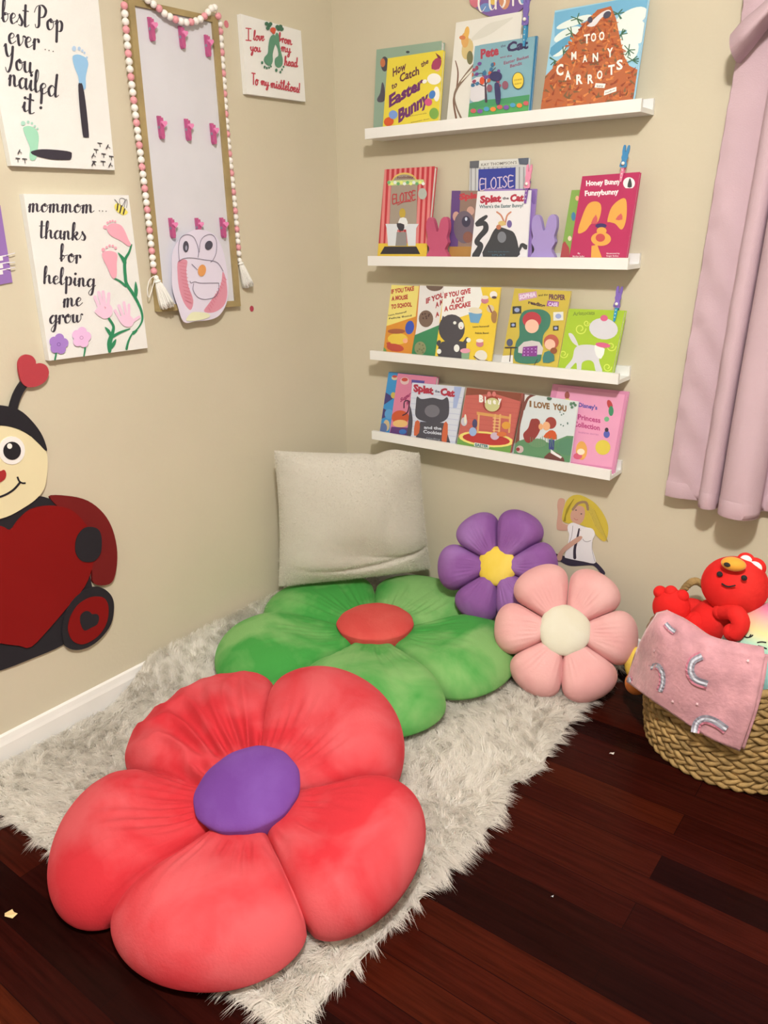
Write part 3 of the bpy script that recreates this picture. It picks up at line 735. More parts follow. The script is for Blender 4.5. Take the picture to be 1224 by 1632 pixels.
canvas('lettered_canvas', 'small square white canvas with green mistletoe footprints and red handwriting', 'canvas', [(383.5, 22), (479.5, 49), (487, 162), (393, 149.5)], .016, art_mis)
# purple paper craft at the left picture edge
def art_pur(B):
    for y in (408, 419.5, 430): B.stroke((232, 220, 236), [(-10, y+3), (8, y-.5), (15, y-1.5)], 1.8, k=4)
    for y in (412, 424, 434): B.poly((236, 222, 236), [(-14, y), (4, y-3), (5, y+3), (-14, y+6)])
pc = canvas('paper_craft', 'purple paper craft wound with white thread, cut by the left photo edge', 'decoration', [(-70, 335), (0.5, 327), (20, 450), (-45, 462)], .004, art_pur, mat('purple_paper', (142, 104, 160), .8), 'paper_sheet')
bg = Bag()
for y0, y1 in ((407, 403.5), (419, 418), (428.5, 426.5)):
    bg.add(*tube(catmull([at(10, y0, 0, .006), at(16, (y0+y1)/2, 0, .012), at(24, y1, 0, .010)], 4), .0011, 6), ink((226, 216, 220)))
bg.build('thread_end', parent=pc, smooth=True)
# dot stickers
for (x, y), l in (((360.5, 38.5), 'small round pink sticker on the wall between the framed board and the mistletoe canvas'), ((401, 492), 'small round dark pink sticker on the wall below the right tassel')):
    c = at(x, y, 0, 0); V = []
    for d in (.0012, .0002):
        for k in range(20): V.append((d, c[1]+.0085*math.cos(k*math.pi/10), c[2]+.0095*math.sin(k*math.pi/10)))
    tag(mk('dot_sticker', V, [tuple(range(20)), tuple(range(20, 40))]+[(k, (k+1) % 20, (k+1) % 20+20, k+20) for k in range(20)], ink((206, 116, 118) if y < 100 else (176, 62, 78))), l, 'sticker', 'dot stickers on the left wall')

# ------------------------------------------------------------ framed board with clothespins
MFR = mat('frame_wood', (160, 136, 88), .5, var=.12, vscale=14, bump=.2, bscale=120); MBD = mat('white_board', (212, 205, 200), .45)
fp = LW(.022); ro = [(204.5, -4), (347, 27.5), (384, 488), (254, 497)]; ri = [(215, 9), (339, 35), (375.5, 479.5), (262.5, 486)]
O = [fp.at(*p) for p in ro]; I = [fp.at(*p) for p in ri]
fr_ = empty('framed_board', (0, O[2][1]/2+O[3][1]/2, O[2][2]), 'tall white board in a tan wooden frame with pink clothespins, hung on the left wall', 'frame')
V = O+I+[p-np.array([.008, 0, 0]) for p in I]+[p-np.array([.021, 0, 0]) for p in O]
F = []
for i in range(4):
    j = (i+1) % 4; F += [(i, j, 4+j, 4+i), (4+i, 4+j, 8+j, 8+i), (i, j, 12+j, 12+i)]
F.append((12, 13, 14, 15))
f_o = mk('wood_frame', V, F, MFR, parent=fr_)
B = Board(LW(.0145), [(a*.995+290*.005, b*.995+250*.005) for a, b in [(211, 4), (343, 31), (380, 484), (258, 491)]], .006, MBD); B.build('board', fr_)
MCP = mat('pink_peg', (186, 82, 122), .4); MGEM = mat('pink_gem', (232, 130, 170), .15, coat=.6)
def clothespin(px, py, L, tilt):
    c = at(px, py, 0, .016); s = np.linalg.norm(at(px, py+L/2, 0, .016)-at(px, py-L/2, 0, .016)); w = s*.20; d = math.radians(tilt)
    uy = np.array([0, math.sin(d), -math.cos(d)]); ux = np.array([0, math.cos(d), math.sin(d)]); n = np.array([1.0, 0, 0])
    b = Bag()
    for k, (o0, o1, a0, a1) in enumerate(((0, .006, -.5, .5), (.0075, .0135, -.42, .5))):
        ta = [(-w*.5, a0), (w*.5, a0), (w*.5, a1-.12), (w*.28, a1), (-w*.28, a1), (-w*.5, a1-.12)]
        prism([c+ux*p+uy*q*s+n*o1 for p, q in ta], n, o1-o0, MCP, b)
    b.add(*tube([c+ux*(-w*.6)+n*.007, c+ux*(w*.6)+n*.007], .004, 8), mat('spring_steel', (150, 150, 150), .3, metal=1))
    o = b.build('clothespin', fr_)
    h = []
    for k in range(28):
        t = 2*math.pi*k/28; hx = 16*math.sin(t)**3; hy = 13*math.cos(t)-5*math.cos(2*t)-2*math.cos(3*t)-math.cos(4*t); h.append(c+ux*(w*.38+hx*s*.010)-uy*(s*.16+hy*s*.010)+n*.0195)
    prism(h, n, .006, MGEM).build('heart_gem', parent=o)
for x, y, L in ((239, 47, 37), (287.5, 60, 35), (328.5, 73.5, 34), (254, 203.5, 36), (297, 207, 34), (337.5, 213.5, 33), (272, 363.5, 32), (313.5, 362.5, 30), (353, 363, 32)):
    clothespin(x, y, L, 1)
# child's drawing held by the middle pin
MPAP = mat('drawing_paper', (220, 206, 214), .8)
pts = catmull([(313, 366), (330, 368), (345, 378), (355, 398), (361, 425), (364, 455), (362, 480), (352, 500), (337, 509), (312, 512), (293, 513), (283, 487), (275, 460), (274, 430), (275, 405), (283, 385), (297, 372)], 4, True)
PB = Board(LW(.0315), [tuple(p) for p in pts], .0012, MPAP)
PB.clip = lambda poly: poly
LN = (120, 110, 124)
PB.poly((214, 140, 150), "284,416 298,415 297,432 300,455 308,478 304,494 294,484 286,462 283,438", 4); PB.poly((214, 140, 150), "355,433 360,445 362,470 356,488 340,498 325,496 334,482 348,462 353,448", 4)
for k in range(12):
    PB.stroke((206, 112, 124), [(285+k*.9, 418+k*5.5), (296+k*.8, 420+k*5.7)], .7, k=1); PB.stroke((206, 112, 124), [(356-k*2.2, 442+k*4.4), (361-k*2.4, 446+k*4.5)], .8, k=1)
for q in ("285,415 284,395 287,380 296,374 307,377 313,388 316,400 315,410", "317,402 319,385 326,376 337,374 344,384 344,402 339,414 335,418", "284,417 292,412 305,411 325,414 345,418 355,432", "302,448 304,451 310,449 318,451 335,451 348,451", "308,452 307,462 314,473 325,477 340,474 347,465 348,452", "305,421 310,426 314,430"): PB.stroke(LN, q, .9)
PB.ell((74, 70, 80), 295.5, 393, 4.6, 9); PB.ell((74, 70, 80), 332, 391, 6, 7.5, 20); PB.ell((150, 146, 158), 296, 395, 1.6, 4)
PB.ell((222, 150, 84), 321, 431, 6.4, 9.5, 10); PB.poly((226, 220, 176), "302,500 310,497 330,499 333,505 318,510 296,511", 3)
o = PB.build('child_drawing'); tag(o, 'child pencil drawing of a pink-winged penguin on cut-out paper pinned to the framed board', 'drawing')

# ------------------------------------------------------------ bead garland
MBW = mat('bead_white', (240, 232, 220), .45, var=.03); MBP = mat('bead_pink', (226, 150, 150), .45, var=.03); MTS = mat('tassel_cotton', (238, 230, 214), .9, bump=.5, bscale=300)
garl = empty('bead_garland', at(246, 440, 0, .03), 'pink and white wooden bead garland with two white tassels draped over the frame', 'garland')
sph = ellipsoid((0, 0, 0), (1, 1, 1), nu=18, nv=12)
def beadmesh(r, M, nm):
    me = bpy.data.meshes.new(nm); me.from_pydata([tuple(np.array(v)*r) for v in sph[0]], [], sph[1]); me.materials.append(M); me.polygons.foreach_set('use_smooth', [True]*len(me.polygons)); return me
BR_ = .0092; bmW, bmP = beadmesh(BR_, MBW, 'bead_white'), beadmesh(BR_, MBP, 'bead_pink')
def bead(p, pink):
    o = bpy.data.objects.new('bead', bmP if pink else bmW); COL.objects.link(o); o.parent = garl; o.location = tuple(np.array(p)-org(garl))
def strand(path, n, ph):
    path = np.array(path); d = np.r_[0, np.cumsum(np.linalg.norm(np.diff(path, axis=0), axis=1))]
    for k in range(n):
        s = d[-1]*k/(n-1); bead([np.interp(s, d, path[:, i]) for i in range(3)], (k+ph) % 3 == 0)
    mk('cord', *tube(path, .0012, 5), MTS, parent=garl, smooth=True)
XL = .024
left = [at(x, y, 0, XL) for x, y in ((198, 9), (205, 90), (215, 175), (226, 262), (236, 345), (245.3, 432))]
strand(catmull(left, 5), 37, 0)
sw = [at(x, y, 0, .034) for x, y in ((235.5, 0), (245, 7), (254, 14), (262.5, 22), (271.5, 27), (281.5, 32), (291, 35), (299.5, 36.5), (307, 34.5), (315, 33), (320, 30), (327, 25), (332, 19), (337, 13.5))]
strand(sw, 14, 1)
right = [at(x, y, 0, .010) for x, y in ((351, 50), (355, 110), (361, 200), (368, 270), (375, 340), (380.5, 404))]
strand(catmull(right, 5), 35, 0)
strand(catmull([at(337, 13.5, 0, .034)+np.array([0, .012, .004]), at(347, 22, 0, .03), at(350, 38, 0, .012)], 4), 3, 2)
up = [at(198, 9, 0, XL), at(197, -30, 0, XL), at(205, -45, 0, .034), at(220, -20, 0, .034), at(235.5, 0, 0, .034)]
strand(catmull(up, 5)[3:-3], 9, 1)
def tassel(p, q, r):
    p = np.array(p); q = np.array(q); ax = (q-p); L = np.linalg.norm(ax); ax /= L; A = axes(-ax, (1, 0, 0)); b = Bag()
    b.add(*ellipsoid(p, (.007, .007, .008)), MTS)
    rg = random.Random(4)
    for k in range(90):
        a = rg.uniform(0, 6.28); rr = math.sqrt(rg.random()); d = A[0]*math.cos(a)+A[1]*math.sin(a)
        e = p+ax*L*rg.uniform(.9, 1.04)+d*r*rr*rg.uniform(.9, 1.1); mpt = p+ax*L*.4+d*r*rr*.62
        path = catmull([p+d*.003, mpt, e], 3); path = [np.array([max(.003, x[0]), x[1], x[2]]) for x in path]
        b.add(*tube(path, .0019, 5), MTS)
    b.add(*tube([p+ax*.010+A[0]*.0085*math.cos(t)+A[1]*.0085*math.sin(t) for t in np.linspace(0, 6.28, 13)[:-1]], .0018, 5, closed=True), MTS)
    return b.build('tassel', garl, smooth=True)
tassel(at(249, 443, 0, .03), at(267, 489, 0, .034), .020)
tassel(at(382, 415, 0, .014), at(396, 456, 0, .018), .017)
lp_ = [at(x, y, 0, .026) for x, y in ((245, 440), (238, 447), (235, 462), (237, 474), (242, 462), (246, 446))]
mk('cord', *tube(catmull(lp_, 5), .0012, 6), MTS, parent=garl, smooth=True)

# ------------------------------------------------------------ ladybug wall figure (layers of coloured foam board)
def layer(name, c, pts, x0, x1, parent, smooth=4, rough=.85):
    if isinstance(pts, str): pts = [tuple(map(float, p.split(','))) for p in pts.split()]
    if smooth: pts = catmull(pts, smooth, True)
    return prism([at(p[0], p[1], 0, x1) for p in pts], (1, 0, 0), x1-x0, mat('foam_%d_%d_%d' % c, c, rough, spec=.2)).build(name, parent)
KB = (40, 36, 38); KR = (126, 14, 12); KD = (110, 26, 24)
bug = empty('ladybug_cutout', at(0, 900, 0, 0), 'large red and black smiling ladybug cutout with heart antennae on the left wall', 'decoration')
# body (black)
layer('body', KB, "-120,870 -60,820 -10,812 40,806 62,792 80,795 100,802 130,860 140,900 150,950 155,965 130,1000 100,1028 50,1050 0,1069 -60,1085 -120,1075 -160,990", .002, .008, bug)
layer('wing', KD, "80,792 110,791 140,798 165,818 180,845 187,880 184,915 174,931 150,930 146,905 130,850 100,815", .003, .012, bug)
layer('wing', KD, "-110,800 -140,795 -180,820 -200,860 -205,900 -195,935 -170,938 -160,900 -150,850", .003, .012, bug)
sh = "17,845 30,829 50,812 80,806 110,811 130,827 145,850 150,880 147,905 135,935 110,965 80,1000 50,1031 30,1029 0,1025 -60,1010 -110,980 -140,940 -150,900 -145,870 -120,850 -80,845 -40,842 0,838"
layer('shell', KR, sh, .008, .014, bug, 3)
layer('spot', KB, "141,840 156,843 162,857 161,880 152,893 141,896 129,893 121,880 122,860 130,846", .014, .017, bug)
layer('spot', KB, "-70,870 -50,880 -45,905 -60,925 -85,920 -95,895 -85,875", .014, .017, bug)
ft = layer('foot', KB, "150,936 165,938 178,950 182,968 177,995 160,1018 140,1032 120,1036 105,1030 100,1015 101,990 112,962 130,944", .008, .015, bug)
layer('foot_pad', KR, "158,951 168,955 173,968 171,990 160,1010 145,1022 130,1027 116,1021 109,1005 112,985 124,965 142,953", .015, .0175, ft)
layer('foot_heart', KB, "131,978 137,974 143,975 147,979 155,979 158,985 155,995 146,1000 135,1005 129,995 128,984", .0175, .019, ft, 3)
# head
hd = layer('hood', KB, "-90,745 -85,690 -60,660 -30,648 0,646 30,653 52,672 68,695 75,719 60,705 40,688 13,679 -10,680 -40,692 -70,720", .008, .015, bug)
fc = layer('face', (226, 208, 160), "-60,700 -35,683 -5,678 25,683 50,696 66,708 74,720 76,742 72,775 60,793 40,808 10,824 -20,828 -60,815 -85,785 -92,745 -80,715", .008, .013, bug)
for dx in (0, -72):
    e = layer('eye', (236, 226, 210), [(19+dx+21*math.cos(t)*(1 if dx == 0 else .95), 718+22.5*math.sin(t)-dx*.02) for t in np.linspace(0, 6.28, 21)[:-1]], .013, .015, bug, 0)
    pp_ = layer('pupil', KB, [(19.5+dx+14*math.cos(t), 718.5+14.5*math.sin(t)-dx*.02) for t in np.linspace(0, 6.28, 21)[:-1]], .015, .0165, e, 0)
    layer('glint', (240, 236, 230), [(15.5+dx+4*math.cos(t), 711+4.4*math.sin(t)-dx*.02) for t in np.linspace(0, 6.28, 15)[:-1]], .0165, .0175, e, 0)
layer('nose', (160, 44, 42), "-10,752 -4,750 2,751 7,749 10,755 8,763 0,769 -8,773 -18,770 -24,762 -20,753", .013, .016, bug)
def wstrip(name, c, pts, w, x0, x1, parent):
    pts = catmull([tuple(map(float, p.split(','))) for p in pts.split()], 6); L = []; R_ = []
    for i, p in enumerate(pts):
        d = pts[min(len(pts)-1, i+1)]-pts[max(0, i-1)]; d = d/np.hypot(*d); n = np.array([-d[1], d[0]])*w/2; L.append(p+n); R_.append(p-n)
    return layer(name, c, [tuple(q) for q in L+R_[::-1]], x0, x1, parent, 0)
wstrip('smile', KB, "-66,775 -50,788 -25,795 0,792 20,782 33,768", 3, .013, .0145, bug)
wstrip('cheek_line', KB, "28,760 31,767 36,770 41,770", 2.6, .013, .0145, bug)
an = wstrip('antenna', KB, "21,652 26,635 32,622 40,610", 13, .006, .012, bug)
layer('antenna_heart', (176, 62, 66), "30,575 35,568 43,565 52,568 57,575 58,580 66,579 74,583 78,592 76,602 70,610 58,616 45,617 36,611 31,597 29,584", .010, .016, an, 3)
an = wstrip('antenna', KB, "-52,660 -62,645 -75,635 -88,630", 13, .006, .012, bug)
layer('antenna_heart', (176, 62, 66), "-88,640 -100,645 -116,640 -125,628 -120,614 -108,610 -104,600 -92,594 -80,600 -78,615 -82,630", .010, .016, an, 3)

# ------------------------------------------------------------ book ledges
MLG = mat('ledge_white', (234, 226, 212), .35, var=.015)
LX0, LX1, LD = .2056, 1.1156, .10; LZ = [1.64582, 1.25296, .93406, .64231]
names = ['topmost', 'second from the top', 'third from the top', 'lowest']
for z, nme in zip(LZ, names):
    b = Bag(); b.add(*boxg(LX0, LX1, -LD, -.001, z, z+.012), MLG); b.add(*boxg(LX0, LX1, -LD, -LD+.012, z+.012, z+.031), MLG); b.add(*boxg(LX0, LX1, -.013, -.001, z+.012, z+.040), MLG)
    r = b.build('picture_ledge', origin=(LX0, 0, z)); tag(r, 'white picture ledge on the back wall, %s of the four' % nme, 'ledge', 'picture ledges on the back wall')

# ------------------------------------------------------------ books
MPG = mat('book_pages', (232, 222, 204), .8)
def book(label, sh, quad, yb, yt, th, base, art=None, pages=True):
    """quad TL TR BR BL of the front cover in the photo (bottom corners where the ledge lip hides it)"""
    zb = LZ[sh]+.0125
    t = (at(*quad[0], 1, -yt)+at(*quad[1], 1, -yt))/2
    nrm_ = np.array([0, -(t[2]-zb), (yb-yt)]); nrm_ /= np.linalg.norm(nrm_)
    pl = Plane((0, -yb, zb), nrm_)
    TL, TR, BR, BL = [pl.at(*q) for q in quad]
    ext = lambda a, b: a+(b-a)*((a[2]-zb)/(a[2]-b[2]))
    BLw, BRw = ext(TL, BL), ext(TR, BR)
    MB = mat('cover_%d_%d_%d' % base, base, .35, coat=.1)
    root = empty('picture_book', ((BLw+BRw)/2+np.array([0, .01, 0])), label, 'book', 'picture books on the %s ledge' % ['top', 'second', 'third', 'lowest'][sh])
    B = Board(pl, quad, .0012, MB)
    B.corner = lambda: [TL, TR, BRw, BLw]
    for a_, b_ in ((0, 3), (1, 2)): B.q[b_] = B.q[a_]+(B.q[b_]-B.q[a_])*1.06
    if art: art(B)
    B.build('front_cover', root)
    n = nrm_
    def slab(a, b, c, d, o0, o1, M, nm):
        V = [p-n*o0 for p in (a, b, c, d)]+[p-n*o1 for p in (a, b, c, d)]
        mk(nm, V, [(0, 1, 2, 3), (4, 5, 6, 7), (0, 1, 5, 4), (1, 2, 6, 5), (2, 3, 7, 6), (3, 0, 4, 7)], M, parent=root)
    ux = (TR-TL)/np.linalg.norm(TR-TL); dz = (BLw-TL)/np.linalg.norm(BLw-TL); i_ = .0015 if th < .009 else .003
    slab(TL+ux*.001+dz*i_, TR-ux*i_+dz*i_, BRw-ux*i_-dz*i_, BLw+ux*.001-dz*i_, .0013, th-.0013, MPG, 'page_block')
    slab(TL, TR, BRw, BLw, th-.0012, th, MB, 'back_cover')
    slab(TL, TL+ux*.001, BLw+ux*.001, BLw, .0012, th-.0012, MB, 'spine')
    return root, pl
def T(B, c, items, bold=.02, jit=0):
    for t, a, b, h in items: B.text(c, t, a, b, h, bold, jit)
rg = random.Random(11)
# shelf 1
def a1(B):
    B.ell((70, 66, 74), 613, 102, 6, 12); B.ell((190, 110, 70), 610, 100, 4, 7); B.poly((80, 74, 82), "609,131 613,140 613,160 604,163 601,158 606,148", 3); B.ell((60, 66, 66), 650, 83, 3, 2)
book('sage green book behind the yellow book at the left of the top ledge', 0, [(600, 79), (704, 65), (697, 190), (595, 203)], .060, .022, .018, (142, 162, 136), a1)
def a2(B):
    K = (92, 40, 60)
    T(B, K, [('How', (626, 122), (647, 110), 13), ('to', (624, 142), (633, 138), 9), ('Catch', (637, 131), (668, 118), 13), ('the', (671, 107), (683, 101), 8)], .03, .6)
    T(B, (104, 44, 96), [('Easter', (620, 171), (675, 139), 18), ('Bunny', (635, 195), (683, 163), 20)], .05, .8)
    T(B, K, [('words and pictures inside', (652, 186), (680, 181), 1.6), ('easter fun', (655, 196), (684, 190), 1.8)], 0)
    B.ell((238, 236, 232), 692, 126, 11, 9); B.ell((230, 170, 140), 697, 108, 5, 6); B.poly((160, 60, 90), "688,110 690,98 698,92 704,97 700,110", 2); B.poly((120, 50, 60), "694,84 698,92 704,95 702,90", 0)
    B.ell((238, 236, 232), 677, 130, 4, 3, -30); B.ell((238, 236, 232), 696, 150, 5, 12)
    B.ell((70, 120, 180), 689, 151, 5, 7, 20); B.ell((206, 84, 120), 683, 163, 6, 6); B.ell((120, 160, 70), 692, 181, 7.5, 9); B.ell((206, 84, 40), 620, 194, 8, 7, -20); B.ell((120, 150, 200), 627, 183, 7, 7)
book('yellow book with purple lettering at the left end of the top ledge', 0, [(618, 93), (707, 79.5), (699, 191), (610, 203)], .084, .042, .010, (224, 200, 62), a2)
def a3(B):
    br = (120, 84, 66)
    B.ell((206, 180, 120), 745, 78, 9, 17, 10); B.ell((214, 160, 90), 741, 64, 6, 12); B.ell((222, 170, 84), 744, 52, 4, 10, 8); B.ell((204, 120, 74), 737, 60, 5, 3.5); B.ell((116, 112, 74), 749, 92, 5, 11)
    B.poly((214, 206, 186), "750,64 775,40 800,32 818,28 800,42 775,58", 4)
    B.stroke(br, "726,97 730,115 728,140 723,160 727,188", [1.4, 2.4, 2.4, 3]); B.stroke((128, 104, 84), "757,104 745,118 730,138 724,155 728,172 735,188", [7, 6, 4, 3, 2.5, 3]); B.stroke((226, 216, 190), "755,108 744,120 735,130", [3, 3, 1])
book('large off-white book with a tan bird and brown stems, behind the blue book', 0, [(727, 36), (832, 18), (822, 176), (712, 190)], .066, .028, .012, (226, 217, 198), a3)
book('dark teal book peeking out right behind the blue cat book on the top ledge', 0, [(764, 72), (856.5, 57), (846, 174), (752, 186)], .078, .042, .007, (56, 120, 150))
def a4(B):
    T(B, (170, 62, 76), [('Pete', (766, 93), (795, 87), 14)], .05, .5); T(B, (60, 50, 84), [('Cat', (808, 83), (842, 76), 14)], .05, .5); T(B, (90, 90, 110), [('the', (798, 76), (806, 74), 4)], .02)
    T(B, (146, 80, 100), [('and the', (797, 93), (816, 90), 3), ('Easter Basket', (803, 103), (843, 92), 5), ('Bandit', (813, 108), (832, 103), 5)], .02)
    B.poly((70, 140, 90), "745,166 765,160 800,157 850,150 850,180 745,192", 0); B.poly((84, 156, 84), "745,176 790,168 850,160 850,185 745,195", 0); B.poly((214, 206, 200), "752,128 775,124 776,150 768,160 750,160", 3)
    B.stroke((74, 56, 70), "775,162 774,140 773,112", [4, 3, 1.5]); B.stroke((74, 56, 70), "752,134 762,133 774,136 784,112", 1.5); B.stroke((74, 56, 70), "756,120 768,117 774,124 790,108", 1.2)
    for k in range(22): B.ell([(150, 70, 90), (60, 110, 140), (110, 70, 130), (190, 90, 60)][k % 4], 752+rg.random()*44, 99+rg.random()*38, 2.6, 3.4, rg.random()*90)
    B.ell((206, 80, 50), 769, 129, 4, 6)
    for k in range(9): B.ell([(196, 90, 90), (120, 80, 150), (80, 150, 180), (226, 130, 60)][k % 4], 755+k*10.5, 177-k*1.5+(k % 2)*2, 4.5, 3.6)
    B.ell((58, 56, 92), 791, 122, 10, 8); B.poly((58, 56, 92), "789,134 796,134 799,152 797,166 792,166 790,154", 3)   # dark pear-like figure, plain
    B.ell((140, 84, 96), 781, 141, 4.5, 6); B.ell((140, 84, 96), 806, 136, 5, 6.5)
    B.ell((74, 70, 60), 826.5, 129, 9.6, 13.6); B.ell((226, 196, 70), 826.5, 129, 8.6, 12.6); T(B, (150, 110, 40), [('STICKERS', (820, 130), (833, 128), 2.4), ('INSIDE', (821, 136), (832, 134), 2.2)], .01)
book('blue-green book with egg tree and round yellow badge, on the middle of the top ledge', 0, [(757, 73.5), (852, 58), (842, 176), (746, 187.5)], .085, .052, .006, (126, 164, 168), a4)
def a5(B):
    for p in ("884,20 960,5 1034,-10 1030,30 1000,20 960,30 884,60",): B.poly((112, 168, 190), p, 0)
    for x, y, a, b, r in ((905, 55, 24, 9, -25), (1005, 30, 30, 14, -30), (915, 35, 30, 6, -20), (890, 80, 14, 9, -30), (1000, 75, 18, 22, 0), (1015, 50, 16, 20, 0)): B.ell((222, 226, 220), x, y, a, b, r)
    B.poly((92, 152, 176), "878,76 900,60 912,58 903,72 880,90", 2)
    for cx_, cy_ in ((920, 30), (911, 52), (990, 55), (1002, 80), (885, 97), (985, 22), (898, 84), (1008, 96)):
        B.k = 8
        for k in range(7):
            B.k = 8+k*.8; a = rg.random()*6.28; B.stroke((64, 104, 76), [(cx_, cy_), (cx_+10*math.cos(a), cy_+9*math.sin(a))], 1.6, k=1)
    B.k = 15; B.poly((176, 96, 58), "862,175 866,125 885,105 905,80 918,55 935,35 952,16 974,10 982,30 988,60 995,90 1003,105 1018,112 1012,168 862,186", 0)
    cs = [(196, 110, 58), (164, 76, 44), (210, 130, 70), (142, 66, 44), (186, 96, 50), (120, 90, 60)]
    for k in range(430):
        y = 18+rg.random()**.8*155; lo = np.interp(y, [16, 55, 105, 125, 175], [948, 916, 884, 866, 862]); hi = np.interp(y, [16, 60, 105, 115, 175], [976, 988, 1002, 1016, 1012]); x = rg.uniform(lo, hi)
        a = rg.gauss(-.5, .8); L = rg.uniform(5, 11); B.stroke(cs[k % 6], [(x-L*math.cos(a)/2, y-L*math.sin(a)/2), (x+L*math.cos(a)/2, y+L*math.sin(a)/2)], [3.6, 2.8, .6], k=1); B.k = 16+k % 9
    B.k = 26
    B.poly((222, 214, 206), "940,38 950,28 960,20 970,16 974,20 960,28 948,42 936,42", 3); B.ell((76, 72, 84), 968, 24, 7, 5, -40); B.ell((76, 72, 84), 941, 32, 4, 5)
    Wt = (240, 234, 224)
    for t, x, y, h in (('T', 931, 70, 14), ('O', 942, 67, 13), ('O', 955, 65, 13), ('M', 911, 96, 12), ('A', 929, 100, 11), ('N', 945, 99, 13), ('Y', 968, 92, 14), ('C', 887, 121, 17), ('A', 901, 128, 14), ('R', 919, 135, 15), ('R', 937, 134, 14), ('O', 952, 127, 13), ('T', 970, 120, 15), ('S', 983, 112, 15)):
        B.text(Wt, t, (x, y), (x+h*.68, y-1.6), h, .035)
    B.poly(Wt, "950,133 966,134 964,141 948,140"); B.poly(Wt, "964,145 983,139 983,146 963,153"); T(B, (90, 90, 90), [('katy', (952, 139), (962, 139), 3), ('hudson', (966, 150), (981, 144), 3)], .01)
book('large book with white letters on an orange carrot heap, right end of the top ledge', 0, [(884.5, 17), (1034, -9), (1010, 153), (862, 173)], .084, .030, .012, (150, 192, 204), a5)
# shelf 2
def a6(B):
    for k in range(11): B.poly((216, 128, 120), [(613+k*8, 262), (616.5+k*8, 262), (611+k*8, 390), (606+k*8, 390)])
    B.poly((222, 184, 60), "603,388 690,388 690,412 600,412"); B.poly((50, 46, 50), "613,393 664,393 670,405 606,405"); B.ell((214, 182, 90), 645, 292, 21, 17); B.poly((160, 144, 124), "624,290 666,290 664,358 621,358"); B.ell((160, 144, 124), 645, 292, 19, 14)
    B.poly((196, 206, 130), "619,288 675,286 677,293 619,296"); 
    for k in range(12): B.ell([(110, 170, 110), (226, 226, 120), (226, 226, 216)][k % 3], 620+k*5, 291+(k % 2)*2, 2.6)
    B.script((186, 62, 66), 'ELOISE', (626, 325), (663, 318), 7.2, 1.7, calli=False); B.stroke((186, 62, 66), "634,327 644,322 656,321", 1.2)
    T(B, (120, 70, 70), [('holiday', (634, 285), (660, 284), 4)], .01); B.ell((176, 178, 160), 674, 309, 7, 9)
    B.poly((214, 212, 206), "615,357 668,357 664,364 663,392 651,392 648,366 634,366 631,392 619,392 617,364"); B.ell((190, 158, 60), 642, 340, 5, 8); B.poly((226, 222, 216), "638,348 648,348 650,360 636,360", 2); B.poly((60, 56, 60), "633,356 645,358 643,368 636,366", 2); B.poly((140, 132, 124), "633,370 648,370 649,392 631,392")
book('red and white striped book at the left end of the second ledge from the top', 1, [(613, 270), (693, 265), (680, 407), (602, 405)], .074, .030, .016, (186, 52, 58), a6)
def a8(B):
    for k in range(14): B.poly((150, 148, 144), [(750+k*7, 266), (752+k*7, 266), (751+k*7, 410), (749+k*7, 410)])
    B.poly((96, 96, 98), "749,257 764,256 763,268 749,268"); B.poly((88, 94, 104), "826,252 843,251 842,263 828,262"); B.poly((214, 208, 192), "764,256 826,253 827,263 764,267"); T(B, (110, 104, 96), [("KAY THOMPSON'S", (767, 265), (824, 261), 4.5)], .01)
    B.poly((52, 62, 140), "763,270 822,267 820,410 760,410"); B.script((214, 190, 196), 'ELOISE', (765, 303), (819, 297), 8.8, 1.7, calli=False)
book('blue and grey striped tall book behind the white cat book on the second ledge', 1, [(749, 257), (843, 251.5), (834, 408), (744, 408)], .052, .022, .010, (196, 192, 184), a8)
def a7(B):
    B.poly((96, 66, 116), "720,304 734,304 729,409 716,409"); T(B, (186, 60, 66), [('Splat', (732, 318), (768, 315), 9)], .06, .4)
    B.ell((196, 150, 130), 727, 345, 5.5, 8); B.ell((196, 150, 130), 750, 336, 6, 7); B.ell((106, 92, 100), 740, 362, 17, 26); B.ell((60, 56, 72), 743, 353, 7, 9); B.ell((196, 200, 206), 743, 349, 2, 3); B.poly((170, 122, 60), "716,393 790,393 790,412 716,412"); B.ell((130, 84, 70), 746, 378, 8, 9)
book('brown book with purple spine band, left behind the white cat book on the second ledge', 1, [(720, 304), (805, 304), (795, 409), (716, 408)], .070, .046, .006, (140, 112, 96), a7)
book('purple book showing right behind the white cat book on the second ledge', 1, [(772, 301), (855.5, 301), (846, 409.5), (762, 409)], .073, .048, .006, (146, 114, 168), lambda B: [B.stroke((110, 80, 140), [(838+k*2.2, 304), (850+k*1.2, 325)], .8, k=1) for k in range(7)] and B)
